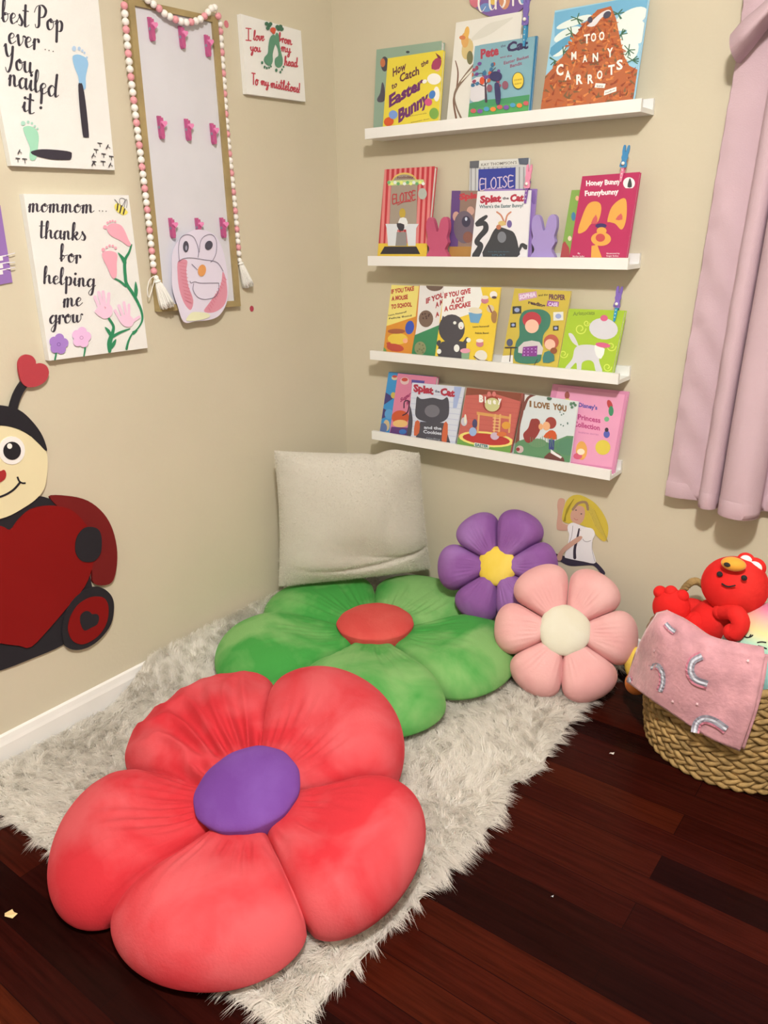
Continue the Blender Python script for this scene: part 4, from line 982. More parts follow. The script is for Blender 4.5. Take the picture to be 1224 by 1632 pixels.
def a9(B):
    T(B, (176, 48, 66), [('Splat', (765, 323), (799, 321), 10.5), ('Cat', (813, 321), (835, 320), 10.5)], .06, .5); T(B, (60, 50, 56), [('the', (801, 318), (811, 317.5), 4)], .03); T(B, (50, 92, 96), [("Where's the Easter Bunny?", (764, 332), (834, 330), 5.5)], .02)
    DK = (60, 60, 62)
    B.stroke(DK, "775,345 766,352 760,358 772,356 774,366 764,378 760,386 766,392 758,408", [5, 8, 6, 8, 9, 8, 8, 9, 12]); B.poly(DK, "770,410 780,382 788,366 796,362 810,366 820,372 826,392 824,410", 3)
    for x in (797, 810): B.stroke((196, 130, 100), [(805, 358), (804+(x-804)*.7, 344), (x+(x-804)*.7, 338)], 2.6)
    B.ell((206, 176, 110), 800, 356, 6, 4); B.ell((110, 90, 140), 812, 357, 4, 6); B.ell((180, 110, 80), 795, 362, 4, 4); B.ell((120, 120, 122), 800, 378, 7, 9)
    B.stroke(DK, "820,410 828,398 832,390 838,394", [6, 4, 5, 8])
    T(B, (80, 110, 120), [('from the splat books', (778, 402), (812, 402), 2), ('SPLAT', (784, 408), (806, 408), 3)], .01)
book('white book with red title and black tail, centre of the second ledge', 1, [(761, 305), (846, 303), (839.5, 410), (750, 409)], .084, .062, .006, (226, 218, 210), a9)
def a11(B):
    B.ell((226, 170, 130), 920, 316, 3, 4); B.ell((70, 120, 150), 914, 345, 3.5, 7); B.poly((170, 70, 70), "894,392 900,384 907,395 908,410 893,410", 0); B.ell((226, 200, 170), 908, 380, 3, 4)
book('green book behind the crimson book on the second ledge', 1, [(911, 303), (985, 300), (972, 410), (893, 410)], .068, .040, .008, (128, 160, 74), a11)
def a12(B):
    Wt = (236, 222, 216)
    T(B, Wt, [('Honey Bunny', (934, 296), (989, 293), 8), ('Funnybunny', (932, 312), (986, 309), 8)], .04, .4)
    B.ell((226, 220, 212), 1002.5, 292, 9.5, 9.5); B.poly((176, 46, 84), "992,300 1014,300 1014,304 992,304"); B.poly((60, 60, 60), "1000,298 1002,288 1004,284 1006,288 1007,298", 2)
    Og = (218, 156, 70)
    B.poly(Og, "921,371 928,345 937,326 948,321 957,325 958,338 952,355 942,357 933,368", 4); B.poly(Og, "968,352 975,330 990,317 998,319 999,340 996,358 990,366 981,357 972,354", 4); B.poly((196, 84, 84), "942,356 950,342 952,355", 2); B.poly((196, 84, 84), "981,350 990,340 992,350", 2)
    B.ell((60, 44, 90), 958, 360, 9, 4); B.ell(Og, 958, 381, 16, 11); B.ell(Og, 959, 368, 8, 6); B.poly(Og, "943,392 952,390 960,412 942,412", 0); B.ell((190, 70, 70), 957, 379, 7.5, 6.5)
    T(B, Wt, [('By', (921, 405), (925, 405), 2.5), ('Marilyn Sadler', (913, 409.5), (932, 409.5), 2.2), ('Illustrated by', (967, 405), (988, 405), 2.2), ('Roger Bollen', (967, 409), (986, 409), 2.2)], .01)
book('crimson book with orange floppy ears on its cover, right end of the second ledge', 1, [(928, 281), (1020, 274), (998, 412), (907, 411)], .084, .046, .012, (176, 42, 84), a12)
# shelf 3
def a13(B):
    T(B, (176, 62, 56), [('IF YOU TAKE', (623.5, 468), (660, 462.5), 6.5), ('A MOUSE', (624, 479), (650, 476.5), 6.5), ('TO SCHOOL', (623.5, 492), (656.5, 488), 6.5)], .05, .4); T(B, (70, 60, 60), [('Laura Numeroff', (619, 504), (648, 498), 2.6), ('Felicia Bond', (620, 509), (656, 504), 2.6)], .02)
    B.poly((214, 140, 52), "615,520 664,504 662,520 656,570 610,565"); B.ell((226, 190, 70), 634, 540, 16, 9); B.ell((60, 84, 170), 653, 522, 7, 11, 10); B.ell((186, 76, 60), 630, 554, 14, 6, 10); B.poly((186, 76, 60), "616,546 622,545 626,560 618,556", 0); B.ell((160, 90, 60), 632, 528, 14, 4); B.poly((110, 150, 80), "611,552 616,558 616,562 610,562"); B.ell((236, 170, 130), 646, 543, 4)
book('pale yellow book with orange lower half, left end of the third ledge', 2, [(624, 454), (712, 458), (700, 569), (611, 560)], .062, .036, .007, (232, 212, 116), a13)
def a14(B):
    B.poly((206, 130, 60), "664,455 669,455 664,520 656,570 652,568"); B.poly((60, 130, 84), "661,534 700,518 745,500 738,580 655,568"); B.ell((110, 90, 76), 693, 455, 14, 9)
    T(B, (170, 62, 66), [('IF YOU', (679, 484), (708, 473), 8), ('A M', (694, 491), (706, 484), 8), ('A', (694, 506), (700, 503), 7)], .05)
    for x, y, r in ((679, 508, 12.5), (670, 555, 10)):
        B.ell((120, 96, 80) if y < 520 else (138, 138, 96), x, y, r*.92, r*1.08)
        for k in range(7): B.ell((80, 60, 52) if y < 520 else (110, 110, 76), x+rg.uniform(-.6, .6)*r, y+rg.uniform(-.7, .7)*r, 1.4)
book('white and green book with a brown cookie on its cover, third ledge', 2, [(668, 455), (752, 458), (739, 573), (656, 565)], .072, .046, .006, (224, 216, 204), a14)
def a15(B):
    B.poly((232, 226, 214), "707,457 766,457 770,475 764,490 750,500 735,505 720,510 703,510", 0)
    T(B, (176, 56, 62), [('IF YOU GIVE', (708, 475), (750, 467), 7.5), ('A CAT', (719, 484), (740, 480), 7.5), ('A CUPCAKE', (708, 496), (750, 488), 7.5)], .05, .4)
    DK = (74, 70, 72)
    B.ell(DK, 720, 524, 21, 23); B.poly(DK, "702,515 706,503 712,510 722,502 724,508 736,512", 0); B.poly(DK, "704,545 740,545 742,560 736,572 700,572", 3); B.stroke(DK, "732,552 740,547 745,540", 6); B.stroke(DK, "704,552 699,548 700,545", 6)
    B.ell((232, 228, 222), 735, 519, 4.5, 6); B.ell((232, 228, 222), 725, 514.5, 2.6); B.ell((232, 228, 222), 728, 555, 4.5, 6); B.ell((232, 228, 222), 747, 542, 3.6); B.ell((232, 228, 222), 700, 560, 3.6, 4); B.ell((200, 120, 120), 735, 522, 1.2)
    B.poly((110, 156, 184), "747,498 769,500 763,515 750,514", 0); B.ell((222, 208, 178), 758, 495, 11, 5, 8)
    for x, y in ((773, 477), (765, 546)): B.ell((196, 120, 130), x, y+2, 6, 5); B.ell((230, 214, 190), x, y-3, 6, 3)
    B.ell((206, 186, 150), 782, 492, 6, 6); B.stroke((130, 60, 60), [(779, 487), (784, 498)], 2, k=1); B.ell((160, 116, 70), 788, 505, 5, 10); B.ell((230, 220, 206), 787, 470, 6, 6); B.ell((90, 70, 70), 788, 474, 4, 2)
    B.ell((222, 212, 190), 767, 567, 10, 9); B.stroke((70, 50, 46), "756,568 765,574 777,575", 1.6); B.poly((130, 160, 120), "736,562 749,562 748,572 736,572"); B.ell((220, 150, 160), 742, 559, 8, 4)
    T(B, (80, 70, 50), [('Laura Numeroff', (754, 522), (780, 521), 2.4), ('Felicia Bond', (758, 532), (779, 532), 2.6)], .02)
book('yellow book with a black plump shape and cupcakes, third ledge left group front', 2, [(708, 457), (798, 458), (783, 576.5), (693, 569.5)], .084, .052, .006, (228, 192, 58), a15)
def a16(B):
    B.poly((196, 150, 172), "826,468 855,464 856,474 827,480"); T(B, (226, 206, 214), [('SOPHIA', (828, 477), (854, 472), 6.5)], .05); T(B, (60, 50, 44), [('and the', (858, 472), (873, 471), 3)], .02); T(B, (96, 56, 74), [('PROPER', (875, 477), (901, 478), 8)], .04); T(B, (70, 46, 60), [('reading', (842, 484), (869, 490), 5.5)], .04)
    B.poly((146, 84, 150), "873,479 891,481 890,489 871,488"); T(B, (220, 200, 220), [('CASE', (874, 487.5), (889, 488), 5.5)], .04)
    for x, y, a in ((824, 494, 7), (818, 518, 4.5), (890, 504, 8), (886, 523, 4.5)): B.poly((60, 60, 56) if a < 7.5 else (216, 212, 196), [(x-a, y-a*.8), (x+a, y-a*.9), (x+a, y+a*.8), (x-a, y+a*.9)]); B.ell((150, 160, 190), x, y, a*.6, a*.5)
    GT = (62, 116, 92)
    B.poly(GT, "828,510 834,497 848,493 866,494 877,503 876,520 866,535 864,560 858,578 822,576 822,548 828,535", 4)
    B.ell((178, 60, 66), 848, 510, 15, 13); B.ell((230, 180, 150), 848, 520, 11, 11); B.poly((200, 190, 180), "835,545 860,545 864,565 826,562", 2); B.poly((130, 60, 130), "834,553 857,551 856,568 832,568")
    for k in range(10): B.ell((206, 170, 210), 836+(k % 4)*6, 556+(k//4)*5, .9)
    B.ell((178, 90, 70), 879, 545, 12, 12); B.ell((230, 180, 150), 877, 549, 8.5, 8.5); B.poly((62, 116, 106), "868,562 880,560 884,575 866,578", 2); B.ell((140, 80, 50), 883, 559, 5.5, 5)
    B.poly((222, 214, 200), "800,567 818,566 818,580 886,588 884,600 798,590", 0); B.stroke((56, 50, 56), [(806, 554), (824, 554)], 2, k=1); B.stroke((56, 50, 56), [(815, 554), (813, 576)], 1.5, k=1); B.ell((80, 84, 104), 813, 546, 5, 6); B.stroke((56, 50, 56), [(857, 573), (852, 582)], 1, k=1)
book('mustard book with a green armchair on its cover, third ledge', 2, [(820, 459.5), (910, 464), (888, 588), (799, 578)], .084, .040, .008, (196, 170, 66), a16)
def a17(B):
    T(B, (120, 140, 50), [('Aristocats', (913, 503), (948, 501), 6)], .03, .4); Y2 = (206, 214, 90)
    for x, y, r in ((925, 524, 9), (898, 564, 7), (974, 552, 8), (968, 585, 7), (935, 515, 5)): B.stroke(Y2, [(x+r*math.cos(t)*(1-t*.09), y+r*math.sin(t)*(1-t*.09)) for t in np.linspace(0, 7.5, 12)], 1.5)
    Wc = (206, 200, 196)
    B.poly(Wc, "916,556 925,550 945,550 956,556 955,575 960,592 950,592 946,578 938,574 928,578 926,590 920,590 918,578 906,590 901,586 912,572", 4); B.poly(Wc, "922,552 912,545 906,532 912,532 918,541", 3); B.ell(Wc, 962, 524, 23, 17, 8); B.poly((230, 226, 222), "948,550 964,556 958,572 950,566", 2)
    B.ell((206, 92, 124), 961, 550, 12, 4, 8); B.ell((206, 92, 124), 963, 507, 6, 5)
book('lime green book with a pale grey animal shape, right end of the third ledge', 2, [(907, 492), (996, 495), (976, 594), (889, 586.5)], .080, .052, .016, (160, 186, 50), a17)
# shelf 4
def a18(B):
    B.ell((206, 190, 150), 629, 602, 5, 4); B.ell((190, 70, 60), 629, 600, 4, 2); B.poly((70, 62, 110), "614,625 628,634 612,645"); B.poly((70, 62, 110), "610,650 626,660 607,668"); B.ell((200, 176, 130), 616, 678, 5, 9); B.ell((90, 150, 190), 620, 660, 7, 8)
    B.ell((90, 110, 150), 611, 682, 6, 8); B.ell((196, 170, 80), 627, 630, 4, 5)
book('bright blue book at the far left of the lowest ledge', 3, [(619.5, 592.6), (690, 600), (674, 702), (605, 690)], .060, .030, .008, (60, 138, 186), a18)
def a19(B):
    B.ell((214, 180, 170), 645, 607, 7, 6); B.ell((190, 70, 60), 645, 605, 5, 3); T(B, (150, 50, 90), [('Sugar', (638, 641), (655, 630), 6), ('fun', (648, 646), (657, 640), 6)], .05); B.poly((90, 80, 140), "656,605 677,607 676,612 656,612"); B.ell((196, 84, 50), 638, 665, 14, 11); B.ell((226, 180, 110), 638, 675, 12, 6); B.poly((96, 60, 110), "624,680 655,682 650,700 620,695"); B.ell((60, 110, 170), 642, 688, 6, 4); B.stroke((70, 40, 60), "644,650 645,640 652,640 650,656 642,662", 2)
book('bubblegum pink book second from left on the lowest ledge', 3, [(634, 595), (696, 601), (683, 702), (621, 689)], .070, .040, .016, (210, 124, 146), a19)
def a20(B):
    for k in range(9): B.stroke((170, 176, 196), [(655, 625+k*9), (738, 634+k*9)], .7, k=1)
    DK = (72, 70, 76); B.poly((160, 172, 200), "724,616 736,617 728,650 722,650")
    T(B, (170, 48, 66), [('Splat', (659, 623), (691, 628), 11), ('Cat', (702, 629), (725, 632), 10.5)], .06, .6); T(B, (90, 90, 110), [('the', (693, 625), (701, 626), 4)], .03)
    B.poly(DK, "665,632 672,636 690,634 705,637 713,633 716,645 714,665 700,674 678,672 663,664 663,645", 4); B.poly(DK, "670,672 708,674 718,706 662,700", 0); B.ell((112, 108, 112), 689, 655, 12, 10)
    B.poly((196, 96, 60), "662,672 669,672 668,690 660,694", 2); B.poly((196, 96, 60), "708,674 714,676 712,704 704,702", 2); B.stroke(DK, "651,650 653,670 650,692", [8, 10, 12])
    T(B, (206, 206, 206), [('and the', (676, 683), (704, 685), 4.5), ('Cookies', (675, 690), (704, 693), 5)], .03); T(B, (150, 150, 150), [('reading', (680, 699), (702, 702), 3)], .01)
book('pale grey book with a black square-headed shape, lowest ledge', 3, [(657, 609.7), (740, 617), (724.5, 708), (649, 694)], .084, .056, .006, (206, 206, 208), a20)
def a21(B):
    B.poly((132, 72, 54), "744,618 832,627 830,640 790,628 742,630", 0); B.poly((108, 150, 70), "728,696 760,706 818,710 814,724 727,710", 0); B.ell((226, 206, 110), 775, 700, 44, 12, 6); B.ell((176, 54, 50), 775, 700, 38, 9, 6)
    for r in range(7): B.stroke((176, 84, 78), [(742, 634+r*8), (826, 643+r*8)], .5, k=1)
    B.poly((206, 150, 84), "760,656 800,662 812,664 812,668 760,661"); 
    for x in (762, 788, 796, 812): B.poly((214, 160, 100), [(x, 660), (x+3, 660), (x+1, 690), (x-2, 690)])
    for k in range(5): B.stroke((226, 180, 120), [(786, 666+k*5), (796, 667+k*5)], 1.2, k=1)
    B.ell((74, 70, 100), 757, 675, 4, 7); B.ell((150, 170, 200), 754, 688, 6, 7); B.ell((196, 190, 190), 740, 672, 5, 7); B.ell((226, 216, 190), 742, 668, 2, 8); B.ell((214, 150, 60), 807, 678, 7, 6); B.ell((196, 170, 180), 789, 695, 7, 6); B.ell((206, 110, 60), 800, 692, 8, 4)
    B.ell((150, 60, 50), 785, 644, 15, 13); B.ell((196, 190, 130), 785, 645, 12, 11)
    for t, x, y, h in (('B', 764, 640, 10.5), ('l', 773, 641, 9), ('u', 778, 643, 8), ('e', 786, 643, 8), ('y', 794, 641, 9)): B.text((238, 230, 214), t, (x, y), (x+h*.66 if t != 'l' else x+2, y+1), h, .06)
    for x in (780, 788): B.ell((206, 120, 110), x, 628, 3, 4)
    B.poly((214, 210, 190), "757,705 780,709 780,715 756,711"); T(B, (60, 110, 110), [('EASTER', (758, 710.5), (779, 713.5), 4.2)], .05)
book('orange-red book with a playroom scene, middle of the lowest ledge', 3, [(744, 618), (832, 627), (813, 722), (728, 708)], .084, .052, .009, (190, 96, 84), a21)
def a22(B):
    B.poly((206, 208, 200), "828,690 832,660 842,640 858,630 880,634 915,644 910,700 820,700", 2); B.stroke((118, 66, 56), "833,628 832,655 826,680 822,722", [7, 5, 6, 10]); B.stroke((118, 66, 56), "856,628 842,634 834,652", [3, 4, 5]); B.stroke((96, 60, 50), [(834, 626), (852, 629)], 4, k=1)
    B.poly((92, 134, 92), "820,708 835,700 850,704 858,700 875,706 890,700 915,695 908,737 818,725", 2); B.ell((84, 128, 96), 906, 712, 20, 14); B.ell((110, 140, 100), 857, 706, 14, 7)
    T(B, (132, 92, 52), [('I', (844, 648), (847, 648), 9), ('LOVE', (851, 649), (876, 652), 9), ('YOU', (881, 652), (903, 656), 9)], .05)
    B.poly((140, 56, 52), "847,668 856,670 862,680 856,695 846,705 838,704 834,692 842,682", 4); B.ell((140, 56, 52), 854, 674, 7, 7); B.ell((222, 160, 110), 862, 680, 3.5, 5); B.ell((150, 62, 54), 878, 674, 9, 9.5); B.ell((224, 166, 120), 871, 679, 6, 7); B.poly((196, 84, 44), "876,686 885,688 888,700 875,699 866,696", 2); B.poly((62, 66, 120), "875,700 884,701 883,717 875,716")
    B.poly((104, 60, 52), "872,724 880,720 892,724 900,736 868,732", 2); B.poly((226, 218, 206), "878,716 886,722 896,728 894,731 878,722", 0)
    for k in range(9): B.ell((76, 110, 100), 892+rg.random()*20, 640+rg.random()*40, 1.1)
    for k in range(5): B.ell((84, 120, 90), 912+rg.uniform(-6, 6), 645+rg.uniform(-5, 5), 2.2)
    B.ell((70, 100, 80), 876, 635, 4, 3); B.ell((196, 170, 160), 829, 716, 6, 6); B.ell((140, 50, 50), 826, 716, 3)
    for k in range(12): B.stroke((96, 140, 96), [(846+k*4, 712), (846+k*4+rg.uniform(-2, 2), 694+rg.random()*8)], .8, k=1)
book('white book with brown tree trunk and green meadow on the lowest ledge', 3, [(834, 627), (922, 640), (908, 737.5), (818.5, 723)], .084, .052, .006, (214, 212, 200), a22)
def a23(B):
    B.poly((222, 150, 172), "890,617 996,629 975,745 862,730"); T(B, (84, 76, 150), [("Disney's", (922, 648), (952, 653), 6.5)], .04); T(B, (176, 60, 110), [('Princess', (921, 668), (957, 674), 8), ('Collection', (914, 679), (956, 686), 8)], .03); T(B, (186, 110, 150), [('bedtime stories', (922, 690), (954, 694), 3)], .01)
    B.ell((176, 60, 60), 972, 645, 4, 8, -20); B.ell((60, 130, 90), 974, 655, 4, 8); B.ell((110, 170, 120), 967, 668, 4, 4); B.ell((150, 80, 70), 904, 630, 4, 6); B.ell((206, 190, 110), 904, 638, 5, 3)
    B.ell((214, 190, 70), 961, 713, 12, 12); B.ell((84, 90, 160), 967, 692, 5, 6); B.ell((60, 50, 60), 967, 685, 3, 3.5); B.ell((222, 160, 80), 927, 718, 9, 15); B.ell((206, 90, 110), 921, 727, 7, 5); B.ell((232, 214, 180), 926, 720, 6, 5)
book('large rose pink book at the right end of the lowest ledge', 3, [(881, 612), (1001, 624.5), (978.5, 751), (857, 733)], .068, .030, .014, (206, 130, 156), a23)

# ------------------------------------------------------------ bunny clothespins and wooden bunnies
BUN = [(-.46, -1), (.46, -1), (.52, -.72), (.36, -.42), (.50, -.12), (.44, .12), (.52, .45), (.50, .85), (.34, 1.0), (.16, .86), (.05, .42), (0, .36), (-.05, .42), (-.18, .88), (-.36, 1.0), (-.50, .82), (-.52, .45), (-.44, .12), (-.50, -.12), (-.36, -.42), (-.52, -.72)]
def bunny_shape(B4, s): return catmull([(p[0]*s[0], p[1]*s[1]) for p in B4], 3, True)
def wood_bunny(label, x0, x1, y0, y1, ly, c):
    a = at((x0+x1)/2, y1, 1, ly); a[2] = LZ[1]+.0125; t = at((x0+x1)/2, y0, 1, ly); h = (t[2]-a[2])/2; w = (at(x1, y1, 1, ly)[0]-at(x0, y1, 1, ly)[0]); ct = np.array([a[0], ly, a[2]+h])
    pts = [ct+np.array([x*w*.96, 0, z*h]) for x, z in catmull(BUN, 3, True)]
    o = prism(pts, (0, -1, 0), .016, mat('painted_wood_%d_%d_%d' % c, c, .5)).build('wooden_bunny', origin=(ct[0], ly, a[2]))
    bv = o.modifiers.new('bevel', 'BEVEL'); bv.width = .002; bv.segments = 2; bv.limit_method = 'ANGLE'
    tag(o, label, 'bunny figure', 'wooden bunnies on the second ledge')
wood_bunny('deep pink wooden bunny figure beside the striped book on the second ledge', 679, 714, 346, 409, -.086, (186, 80, 106))
wood_bunny('lilac wooden bunny figure between books on the second ledge', 845, 884, 342, 410, -.086, (160, 138, 184))
def bclip(label, sh, p0, p1, y, ctop, cbot):
    A = at(*p0, 1, y); C = at(*p1, 1, y); ax = C-A; L = np.linalg.norm(ax); ax /= L; n = np.array([0, -1.0, 0]); ux = np.cross(ax, n); ux /= np.linalg.norm(ux)
    root = empty('bunny_clothespin', C, label, 'clothespin', 'bunny clothespins on the books')
    w = .0085; M0 = mat('peg_%d_%d_%d' % ctop, ctop, .45); M1 = mat('peg_%d_%d_%d' % cbot, cbot, .45)
    for k, o1 in enumerate((0.003, -.007)):
        b = Bag()
        prism([A+ax*L*q+ux*p*w+n*o1 for p, q in ((-.45, .42), (.45, .42), (.5, .8), (.3, 1), (-.3, 1), (-.5, .8))], n, .004, M1, b)
        b.build('peg_arm', root)
    b = prism([A+ax*L*.30+ux*x*w*2.1-ax*z*L*.30+n*.0045 for x, z in catmull(BUN, 3, True)], n, .005, M0); b.build('bunny_topper', root)
    mk('pompom', *ellipsoid(A+ax*L*.50+n*.0075, (.0048,)*3, nu=14, nv=10), ink((242, 238, 230)), parent=root, smooth=True)
    b = Bag()
    for q in (.58, .68, .78, .88): b.add(*ellipsoid(A+ax*L*q+n*.0035, (.0016, .0012, .0016), nu=8, nv=6), ink((232, 226, 228)))
    b.build('dot_trim', root, smooth=True)
bclip('purple bunny clothespin with a blue peg clipped to the large off-white book', 0, (841, -12), (835, 74), -.060, (118, 96, 160), (62, 140, 172))
bclip('pink bunny clothespin with a purple peg clipped to the white book, second ledge', 1, (845, 262), (837, 324), -.068, (226, 140, 160), (126, 82, 150))
bclip('blue bunny clothespin with a pink peg clipped to the crimson book', 1, (1000, 231), (989, 290), -.052, (62, 130, 170), (226, 128, 150))
bclip('purple bunny clothespin with a blue peg clipped to the lime book', 2, (989, 456), (979, 512), -.058, (124, 96, 168), (50, 150, 178))

# round painted sign above the top ledge
sp = Plane((0, -.006, 0), (0, -1, 0))
sc = (800, -42); sg_ = [(sc[0]+60*math.cos(t), sc[1]-6*math.cos(t)+70*math.sin(t)) for t in np.linspace(0, 2*math.pi, 41)[:-1]]
B = Board(sp, sg_, .006, mat('sign_purple', (126, 92, 146), .5)); B.clip = lambda p: p
for c_, x, y, a, b_ in (((206, 112, 122), 757, -2, 9, 14), ((222, 184, 90), 786, -8, 8, 16), ((206, 140, 100), 804, -2, 9, 17), ((110, 140, 180), 775, 12, 10, 7), ((222, 150, 150), 820, -30, 18, 16), ((110, 150, 180), 835, -6, 8, 14)): B.ell(c_, x, y, a, b_)
for t, x, y, w_ in (('C', 762, 20, 14), ('U', 779, 17, 14), ('S', 797, 13, 11), ('T', 813, 10, 10), ('O', 826, 8, 16)): B.script((238, 226, 226), t, (x, y), (x+w_, y-3), 17, 3.2)
o = B.build('round_sign', origin=at(800, 25, 1, 0)); tag(o, 'purple round painted sign with white lettering above the top ledge, cut by the photo edge', 'sign')

# paper doll taped to the wall below the ledges
dl = Plane((0, -.004, 0), (0, -1, 0)); SK = (196, 150, 126)
doll = empty('paper_doll', at(925, 912, 1, 0), 'hand-coloured paper doll girl with long yellow hair and white blouse on the back wall', 'paper doll')
def dpiece(name, c, pts, off, ex=None):
    pts = [tuple(map(float, p.split(','))) for p in pts.split()]; pts = [tuple(p) for p in catmull(pts, 4, True)]
    B = Board(Plane((0, -.001-off, 0), (0, -1, 0)), pts, .0009, mat('doll_%d_%d_%d' % c, c, .8)); B.clip = lambda p: p
    if ex: ex(B)
    B.build(name, doll)
dpiece('skirt', (52, 44, 60), "884,882 898,886 912,889 940,893 950,896 964,912 960,916 948,903 938,901 910,902 895,896 884,886", .001)
dpiece('arm', SK, "890,796 895,794 900,797 899,806 896,815 896,832 906,838 906,845 890,845 887,838 889,818 888,806", .001)
def hairx(B):
    for k in range(26): B.stroke((150, 130, 40) if k % 2 else (226, 200, 90), [(925+k*.9, 795+k*.7), (938+k*1.1, 815+k*1.6), (948+k*.85, 838+k)], .7)
    for k in range(10): B.stroke((150, 130, 40), [(915-k*.6, 795+k), (903-k*.3, 812+k*1.5), (902-k*.4, 830)], .6)
dpiece('hair', (200, 174, 60), "903,798 912,790 924,789 938,795 950,804 962,820 969,838 968,855 963,863 952,855 944,845 930,838 915,834 905,834 896,829 898,812", .002, hairx)
dpiece('face', SK, "911,815 917,808 924,806 931,810 932,820 929,830 922,836 913,832 909,824", .003, lambda B: [B.stroke((150, 120, 90), "913,812 922,802 934,801 937,812", 4), B.ell((70, 60, 60), 918, 813, 1.4, 1), B.ell((70, 60, 60), 926.5, 819, 1.4, 1), B.stroke((176, 96, 90), "915,826 918,828.5 921,828", .9)])
dpiece('blouse', (226, 218, 212), "905,838 912,833 922,836 932,840 944,843 948,852 944,862 944,875 949,897 930,895 905,890 900,886 905,868 907,852 905,846", .0035, lambda B: [B.stroke((58, 50, 60), "923,843 920,858 916,875 916,889", [2.5, 4, 5]), B.stroke((120, 116, 120), "925,845 930,861 938,863 946,858", .7), B.stroke((120, 116, 120), "913,838 911,855 906,868", .7), B.stroke((120, 116, 120), "944,864 944,878 948,895", .5)])
dpiece('sleeve', (230, 222, 218), "926,845 934,841 943,844 947,852 944,860 935,862 928,858 924,851", .0045)
dpiece('forearm', SK, "928,856 924,862 910,872 898,882 895,892 890,894 888,886 896,874 908,864 922,855", .0055)
# ------------------------------------------------------------ woven basket
BC = np.array([1.585, -.255]); 
def rad_at(z): return .222+.020*math.sin(min(1, z/.30)*math.pi*.55)
MBK = mat('seagrass', (158, 124, 72), .75, bump=.4, bscale=160, var=.30, vscale=26)
bas = empty('woven_basket', (BC[0], BC[1], 0), 'round woven seagrass basket of plush toys at the right edge of the photo', 'basket')
bb = Bag(); rows = 15; zh = .30/rows
for k in range(rows):
    z0 = zh*(k+.5); r0 = rad_at(z0); N = 260
    for s in (0, 1):
        pts = []
        for i in range(N):
            a = 2*math.pi*i/N; tw = a*22*(1 if k % 2 else -1)+math.pi*s+k*.8
            pts.append((BC[0]+(r0+.0060*math.cos(tw)+.0008*math.sin(5*a+k))*math.cos(a), BC[1]+(r0+.0060*math.cos(tw))*math.sin(a), max(.0075, z0+.0062*math.sin(tw)+.001*math.sin(3*a+k*2))))
        bb.add(*tube(pts, .0075, 6, closed=True), MBK)
wo = bb.build('basket_wall', bas, smooth=True)
V = []; n = 60
for z, r in ((.004, .0), (.004, .215), (.29, .232), (.29, .228), (.02, .208), (.02, 0)):
    for i in range(n): V.append((BC[0]+max(r, .001)*math.cos(2*math.pi*i/n), BC[1]+max(r, .001)*math.sin(2*math.pi*i/n), z))
F = []
for j in range(5):
    for i in range(n): F.append((j*n+i, j*n+(i+1) % n, (j+1)*n+(i+1) % n, (j+1)*n+i))
mk('basket_core', V, F, mat('seagrass_inner', (120, 94, 58), .9), parent=bas, smooth=True)
rr_ = rad_at(.3)
pts = [(BC[0]+rr_*math.cos(a)+.002*math.sin(9*a), BC[1]+rr_*math.sin(a), .305+.004*math.sin(22*a)) for a in np.linspace(0, 2*math.pi, 121)[:-1]]
mk('rim', *tube(pts, [.0115+.002*math.sin(i*1.9) for i in range(120)], 8, closed=True), MBK, parent=bas, smooth=True)
for am in (142, 38):
    b = Bag(); a0, a1 = math.radians(am+14), math.radians(am-14)
    for s in (0, 1, 2):
        pts = []
        for i in range(70):
            t = i/69; a = a0+(a1-a0)*t; z = .30+.085*math.sin(math.pi*t)**.6; tw = t*38+s*2.094; r = rr_-.004
            pts.append((BC[0]+(r+.006*math.cos(tw))*math.cos(a), min(-.008, BC[1]+(r+.006*math.cos(tw))*math.sin(a)), z+.006*math.sin(tw)))
        b.add(*tube(pts, .006, 6), MBK)
    b.build('handle', bas, smooth=True)

# ------------------------------------------------------------ blanket draped over the rim
def cyl(px, py, r):
    d = ray(px, py); a = d[0]**2+d[1]**2; o = CAM[:2]-BC; b_ = o[0]*d[0]+o[1]*d[1]; c_ = o[0]**2+o[1]**2-r*r; D = b_*b_-a*c_
    t = (-b_-math.sqrt(D))/a if D > 0 else -b_/a
    return CAM+d*t
PX = [[(1047, 978), (1078, 1000), (1112, 1022), (1162, 1036), (1219, 1046)], [(1033, 1000), (1070, 1030), (1108, 1056), (1157, 1075), (1212, 1086)], [(1016, 1036), (1050, 1075), (1095, 1105), (1145, 1128), (1199, 1140)], [(999, 1086), (1035, 1112), (1076, 1139), (1126, 1173), (1179, 1196)]]
RR = [.240, .262, .270, .274]
def lerp_grid(nu_, nv_):
    rws = []
    for r in PX: rws.append(catmull(r, nu_//4))
    cols = []; 
    for i in range(len(rws[0])): cols.append(catmull([rws[j][i] for j in range(4)], nv_//3))
    rad = catmull([(r, 0) for r in RR], nv_//3)
    return cols, [q[0] for q in rad]
cols, rad = lerp_grid(32, 24); nu_, nv_ = len(cols), len(cols[0]); G = np.zeros((nu_, nv_, 3)); GP = np.zeros((nu_, nv_, 2))
for i in range(nu_):
    for j in range(nv_):
        wv = .004*math.sin(i*.35+j*.2)+.003*math.sin(i*.8-j*.3)
        G[i, j] = cyl(cols[i][j][0], cols[i][j][1], rad[j]+wv); GP[i, j] = cols[i][j]
for _ in range(3):
    G[1:-1, :] = G[1:-1, :]*.5+.25*(G[:-2, :]+G[2:, :])
print('blanket z', G[:, 0, 2].round(3)[::8], G[:, -1, 2].round(3)[::8], 'left', G[0, :, :].round(2)[::8])
inn = []
